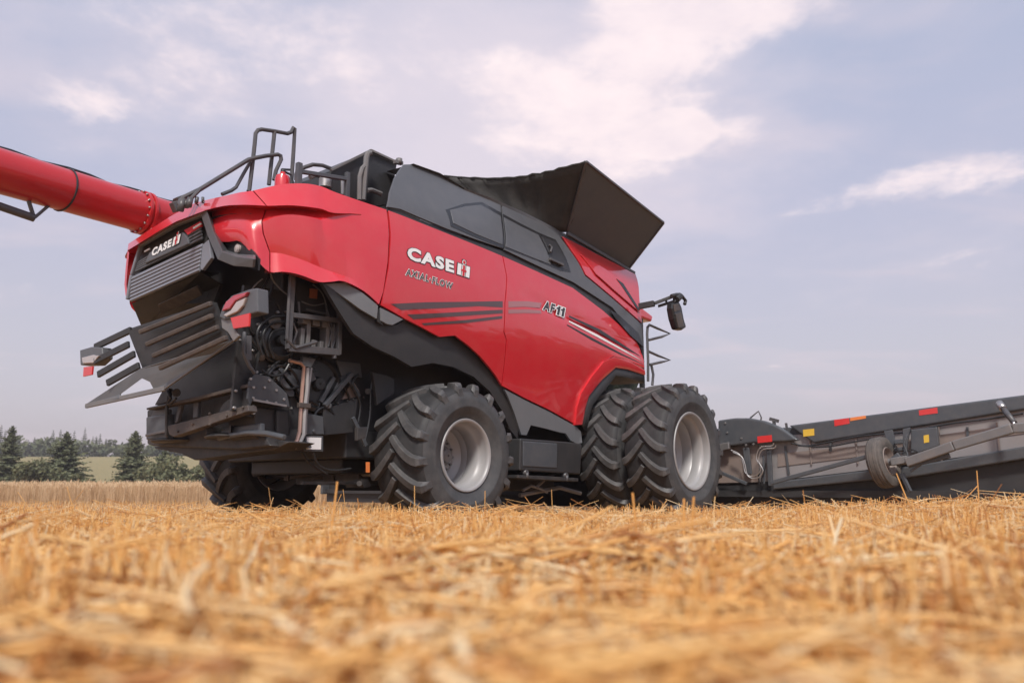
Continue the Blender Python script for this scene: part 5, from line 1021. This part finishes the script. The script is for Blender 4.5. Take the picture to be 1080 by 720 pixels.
# rounded shield at the end of the centre section
mb = MB(); mb.prism([(5.420,-0.426,1.525),(5.420,-0.717,1.547),(5.420,-0.952,1.534),(5.420,-1.193,1.477),(5.420,-1.397,1.387),(5.420,-1.565,1.272),(5.420,-1.701,1.160),(5.420,-1.528,1.145),(5.420,-1.083,1.153),(5.420,-0.646,1.109),(5.420,-0.406,1.117)], (.12, 0, 0)); shield = mb.build('centre_shield', HDRG, header, bevel=.03, seg=3)
mb = MB(); mb.prism([(5.412,-1.069,1.241),(5.412,-1.300,1.254),(5.412,-1.300,1.153),(5.412,-1.073,1.139)], (.008, 0, 0)); mb.build('red_reflector', REFL, shield)
mb = MB(); mb.bolts([(5.420,-0.553,1.473),(5.420,-0.578,1.321),(5.420,-0.810,1.222),(5.420,-1.005,1.127),(5.420,-0.882,1.116)], (-1, 0, 0), .018, .015); mb.build('bolt', STEEL, shield)
mb = MB(); mb.tube([(5.500,-0.916,1.504),(5.500,-0.949,1.547),(5.500,-1.078,1.637),(5.500,-1.118,1.538),(5.500,-1.098,1.450)], .012, 6); mb.bar((5.520,-1.245,1.510), (5.520,-1.377,1.467), .05, .05); mb.bar((5.520,-1.305,1.500), (5.520,-1.311,1.353), .04, .04); mb.bar((5.520,-1.493,1.432), (5.520,-1.503,1.344), .03, .03); mb.build('shield_fittings', TUBE, shield)
# back sheets between beam and floor
bk = [(5.580,-0.330,1.110),(5.580,-1.644,1.176),(5.580,-2.651,1.295),(5.580,-4.572,1.475),(5.580,-4.520,0.954),(5.580,-3.174,0.799),(5.580,-2.410,0.705),(5.580,-1.209,0.576),(5.580,-0.301,0.550)]
z_ = lambda p: p
mb = MB(); E1 = ext((5.580,-3.221,1.348), (5.580,-4.572,1.475), RY); E2 = ext((5.580,-3.174,0.799), (5.580,-4.521,0.967), RY)
mb.prism([(5.580,-0.335,1.217), (5.580,-1.649,1.255), (5.580,-3.221,1.348), E1, E2, (5.580,-3.173,0.786), (5.580,-2.409,0.691), (5.580,-1.208,0.561), (5.580,-0.300,0.520)], (.03, 0, 0)); bs = mb.build('back_sheet', SHEET, header)
mb = MB(); mb.prism([(5.565,-1.315,0.978), (5.565,-2.637,1.064), ext((5.565,-2.637,1.064), (5.565,-4.554,1.280), RY), ext((5.565,-2.628,0.943), (5.565,-4.542,1.159), RY), (5.565,-2.626,0.916), (5.565,-1.302,0.776)], (.02, 0, 0)); mb.build('dusty_band', SHEETB, bs)
mb = MB(); mb.prism([(5.565,-0.336,1.094),(5.565,-1.021,1.118),(5.565,-0.987,0.548),(5.565,-0.308,0.535)], (.02, 0, 0)); mb.build('centre_sheet', SHEETB, bs)
for a, b in (((5.550,-1.446,1.089), (5.550,-1.476,0.659)), ((5.550,-2.128,1.122), (5.550,-2.118,0.984)), ((5.550,-3.919,1.260), (5.550,-3.916,1.109))): mb = MB(); mb.bar(a, b, .03, .02); mb.build('sheet_rib', HDRG, bs)
for px_ in (850, 903, 990, 1045): a = Vector((5.560,-1.763,1.135)); a.y = -1.2 - (px_ - 800) * .0125; mb = MB(); mb.bar((5.555, a.y, .80), (5.555, a.y, 1.30), .02, .012); mb.build('sheet_rib', SHEETB, bs)
mb = MB(); mb.tube(smooth([(5.460,-1.569,1.124),(5.460,-1.794,1.074),(5.460,-2.074,1.106),(5.460,-2.481,1.174),(5.460,-2.805,1.201),(5.460,-3.238,1.222),(5.460,-3.714,1.303),(5.460,-4.162,1.343),(5.460,-4.579,1.393)]), .014, 6); mb.tube(smooth([(5.450,-1.685,1.077),(5.450,-2.101,1.050),(5.450,-2.545,1.117),(5.450,-2.867,1.158)]), .011, 6); mb.tube(smooth([(5.200,-3.104,1.022),(5.200,-3.156,0.918),(5.200,-3.301,0.965),(5.200,-3.447,0.910),(5.200,-3.738,1.001),(5.200,-4.078,1.136),(5.200,-4.421,1.217)]), .011, 6); mb.build('beam_hoses', BLACKG, header)
low = [(5.450,-1.259,0.546),(5.450,-2.447,0.682),(5.450,-3.201,0.751),(5.450,-4.538,0.979)]; lowb = [(5.450,-1.252,0.433),(5.450,-2.436,0.542),(5.450,-3.188,0.603),(5.450,-4.522,0.819)]
mb = MB(); mb.prism([low[0], low[1], low[2], ext(low[2], low[3], RY), ext(lowb[2], lowb[3], RY), lowb[2], lowb[1], lowb[0]], (.12, 0, 0)); mb.build('lower_beam', HDRG, header, bevel=.02)
# floor, draper decks, cutter bar and the far half
mb = MB(); mb.box((5.5, RY, .32), (6.9, LY, .42)); mb.box((5.60, RY, .12), (5.66, LY, .95)); mb.box((5.66, RY, .12), (5.9, LY, .33)); mb.build('floor', BLACK, header)
mb = MB(); mb.box((5.62, RY + .1, .60), (6.75, YC - .9, .64)); mb.box((5.62, YC + .9, .60), (6.75, LY - .1, .64)); mb.build('draper_belt', RUBBER, header)
mb = MB(); mb.box((6.86, RY, .36), (7.0, LY, .40))
for k in range(140): y_ = RY + (LY - RY) * k / 139; mb.prism([(7.0, y_ - .03, .36), (7.0, y_ + .03, .36), (7.1, y_, .37)], (0, 0, .03))
mb.build('cutter_bar', FRAMEG, header)
mb = MB(); mb.box((5.55, YC + 1.6, .6), (5.62, LY, 1.5)); mb.box((5.5, YC + 1.6, 1.45), (5.75, LY, 1.62)); mb.build('far_back_frame', HDRG, header, bevel=.02)
for y_ in (RY, LY - .08):
    mb = MB(); mb.prism([(5.4, y_, .3), (7.3, y_, .3), (7.5, y_, .5), (6.6, y_, 1.3), (5.4, y_, 1.7)], (0, .08, 0)); mb.build('end_panel', HDRG, header, bevel=.02)
mb = MB(); mb.cyl((6.3, RY + .2, 1.3), (6.3, LY - .2, 1.3), .08, 12)
for k in range(6):
    a = k * math.pi / 3; mb.bar((6.3 + .5 * math.cos(a), RY + .2, 1.3 + .5 * math.sin(a)), (6.3 + .5 * math.cos(a), LY - .2, 1.3 + .5 * math.sin(a)), .04, .04)
# the reel stays lowered behind the back sheet
mb = MB(); mb.cyl((6.35, RY + .2, 1.0), (6.35, LY - .2, 1.0), .07, 12)
for k in range(6):
    a = k * math.pi / 3 + .3; mb.bar((6.35 + .38 * math.cos(a), RY + .2, 1.0 + .38 * math.sin(a)), (6.35 + .38 * math.cos(a), LY - .2, 1.0 + .38 * math.sin(a)), .035, .035)
mb.build('reel', BLACK, header)
# hydraulic pipes and uprights by the centre
mb = MB()
for o_x in (0, 3):
    P = [(771 + 0, 474.5), (780, 479), (783.5, 487), (786 - o_x * .4, 498), (792 - o_x * .2, 502 + o_x), (799 + o_x * .2, 500 + o_x * .7), (802.5 + o_x * .6, 493), (798 + o_x, 484), (799.5 + o_x, 475), (804 + o_x, 471), (814, 470), (816, 467)]
PP = [(5.380,-0.645,1.041),(5.380,-0.782,0.971),(5.380,-0.830,0.853),(5.380,-0.860,0.692),(5.380,-0.948,0.634),(5.380,-1.056,0.661),(5.380,-1.114,0.761),(5.380,-1.054,0.892),(5.380,-1.084,1.021),(5.380,-1.156,1.077),(5.380,-1.305,1.087),(5.380,-1.337,1.128)]
PP = smooth(PP); mb.tube(PP, .010, 7); mb.tube([(p[0] - .01, p[1] - .035, p[2] - .035) for p in PP], .010, 7); mb.build('hydraulic_pipe', STEEL, header)
mb = MB(); mb.prism([(5.360,-0.460,1.143),(5.360,-0.613,1.167),(5.360,-0.623,1.063),(5.360,-0.478,1.038)], (.06, 0, 0)); mb.build('pipe_block', STEEL, header, bevel=.006)
mb = MB(); mb.bar((5.450,-1.233,1.092), (5.450,-1.226,0.490), .07, .05); mb.bar((5.480,-0.853,1.075), (5.480,-0.877,0.664), .10, .04); mb.bar((5.450,-1.134,0.950), (5.450,-1.124,0.518), .03, .03); mb.bar((5.400,-0.442,0.697), (5.400,-0.872,0.519), .05, .05); mb.build('upright', HDRG, header, bevel=.008)
mb = MB(); mb.tube([(5.400,-1.193,0.832),(5.400,-1.155,0.704),(5.400,-1.103,0.590),(5.400,-1.112,0.490)], .012, 6); mb.tube([(5.400,-1.116,0.805),(5.400,-1.061,0.633),(5.400,-1.069,0.518)], .012, 6); mb.build('hose', BLACKG, header)
# transport gear: wheel, tongue, brackets
wc = Vector((5.100,-2.949,0.799))
gw = empty('gauge_wheel', wc - ORIGIN, 0, header); gw.rotation_euler = (R(-9), 0, R(-7)); gw.scale = (1, .84, 1)
ORIGIN = Vector((0, 0, 0))
mb = MB(); mb.lathe([(.19, .10), (.23, .125), (.30, .125), (.335, .10), (.345, .07), (.335, .06), (.345, .05), (.347, .0), (.337, -.008), (.347, -.016), (.345, -.06), (.335, -.07), (.335, -.10), (.30, -.125), (.23, -.125), (.19, -.10)], (0, 0, 0), 56); mb.build('tyre', OLDTYRE, gw, sharp=40)
mb = MB(); mb.lathe([(.20, .10), (.20, -.10), (.185, -.115), (.175, -.09), (.15, -.03), (.05, -.02), (.05, -.09), (.001, -.09)], (0, 0, 0), 40); mb.build('rim', SHEETB, gw, sharp=40)
ORIGIN = HB
mb = MB(); mb.cyl(wc + Vector((0, -.05, 0)), wc + Vector((0, -.35, .02)), .05, 12); mb.bar((5.050,-3.065,0.802), (5.050,-3.279,0.835), .10, .10); mb.build('wheel_axle', FRAMEG, header, bevel=.01)
mb = MB()
q0 = (4.950,-3.276,0.789); q1 = (4.900,-3.860,0.986); q2 = (4.880,-4.521,1.176); q3 = ext(q2, (q2[0], q2[1] - 1, q2[2] + .02), RY)
mb.bar(q0, q1, .09, .12); mb.bar(q1, q2, .09, .12); mb.bar(q2, q3, .09, .12); tong = mb.build('transport_tongue', FRAMEG, header, bevel=.015)
mb = MB(); mb.bar((4.980,-3.288,0.746), (4.980,-3.791,0.870), .05, .06); mb.bar((4.980,-3.305,0.672), (4.980,-3.780,0.991), .03, .03); mb.build('tongue_brace', HDRG, tong, bevel=.008)
mb = MB(); mb.bar((5.200,-1.328,0.531), (5.200,-2.739,0.890), .06, .06); mb.build('side_strut', HDRG, header, bevel=.01)
mb = MB(); mb.prism([(5.300,-2.938,1.234),(5.300,-3.049,1.248),(5.300,-3.073,1.091),(5.300,-3.045,0.898),(5.300,-2.984,0.900)], (.05, 0, 0)); mb.prism([(5.300,-3.183,1.255),(5.300,-3.280,1.270),(5.300,-3.228,1.073),(5.300,-3.201,0.894),(5.300,-3.153,0.895)], (.05, 0, 0)); mb.bar((5.280,-3.077,1.077), (5.280,-3.186,1.086), .1, .06); mb.bar((5.280,-3.068,0.974), (5.280,-3.177,0.984), .1, .05); mb.tube([(5.200,-3.260,1.169),(5.200,-3.202,1.044),(5.200,-3.238,0.916),(5.200,-3.237,0.764)], .015, 6); mb.bar((5.100,-3.095,0.891), (5.100,-3.191,0.763), .06, .12); mb.build('wheel_bracket', HDRG, header, bevel=.008)
mb = MB(); mb.prism([(5.350,-3.272,1.241),(5.350,-3.596,1.264),(5.350,-3.596,1.012),(5.350,-3.382,0.942),(5.350,-3.245,0.920)], (.10, 0, 0)); bx = mb.build('control_box', HDRG, header, bevel=.01)
mb = MB(); mb.prism([(5.345,-3.425,1.157),(5.345,-3.490,1.167),(5.345,-3.487,1.066),(5.345,-3.422,1.055)], (.006, 0, 0)); mb.build('yellow_sticker', YELL, bx)
mb = MB(); mb.cyl((5.350,-4.364,1.495), (5.100,-4.519,1.253), .035, 10); mb.build('lift_cylinder', TUBE, header)
mb = MB(); mb.cyl((5.400,-4.340,1.538), (5.300,-4.388,1.453), .045, 10); mb.build('cylinder_head', STEEL, header)
mb = MB(); mb.cyl((5.150,-4.478,1.318), (5.050,-4.532,1.214), .02, 10); mb.build('cylinder_rod', CHROME, header)
mb = MB(); mb.bar((5.050,-3.182,0.650), (5.000,-3.278,0.414), .04, .04); mb.build('jack_stand', HDRG, header)
ORIGIN = Vector((0, 0, 0))

# ================================================================== the thin smoky air
MB().box((-700, -250, -6), (700, 640, 45)).build('haze', GREY)
hz_o = bpy.data.objects['haze']; hz_o['kind'] = 'stuff'; hz_o.data.materials.clear()
hm = bpy.data.materials.new('haze_air'); hm.use_nodes = True; nt = hm.node_tree; nt.nodes.clear()
ho = nt.nodes.new('ShaderNodeOutputMaterial'); hv = nt.nodes.new('ShaderNodeVolumePrincipled'); nt.links.new(hv.outputs[0], ho.inputs['Volume'])
hv.inputs['Color'].default_value = (.86, .80, .84, 1); hv.inputs['Density'].default_value = .0008; hv.inputs['Anisotropy'].default_value = .2
hz_o.data.materials.append(hm)
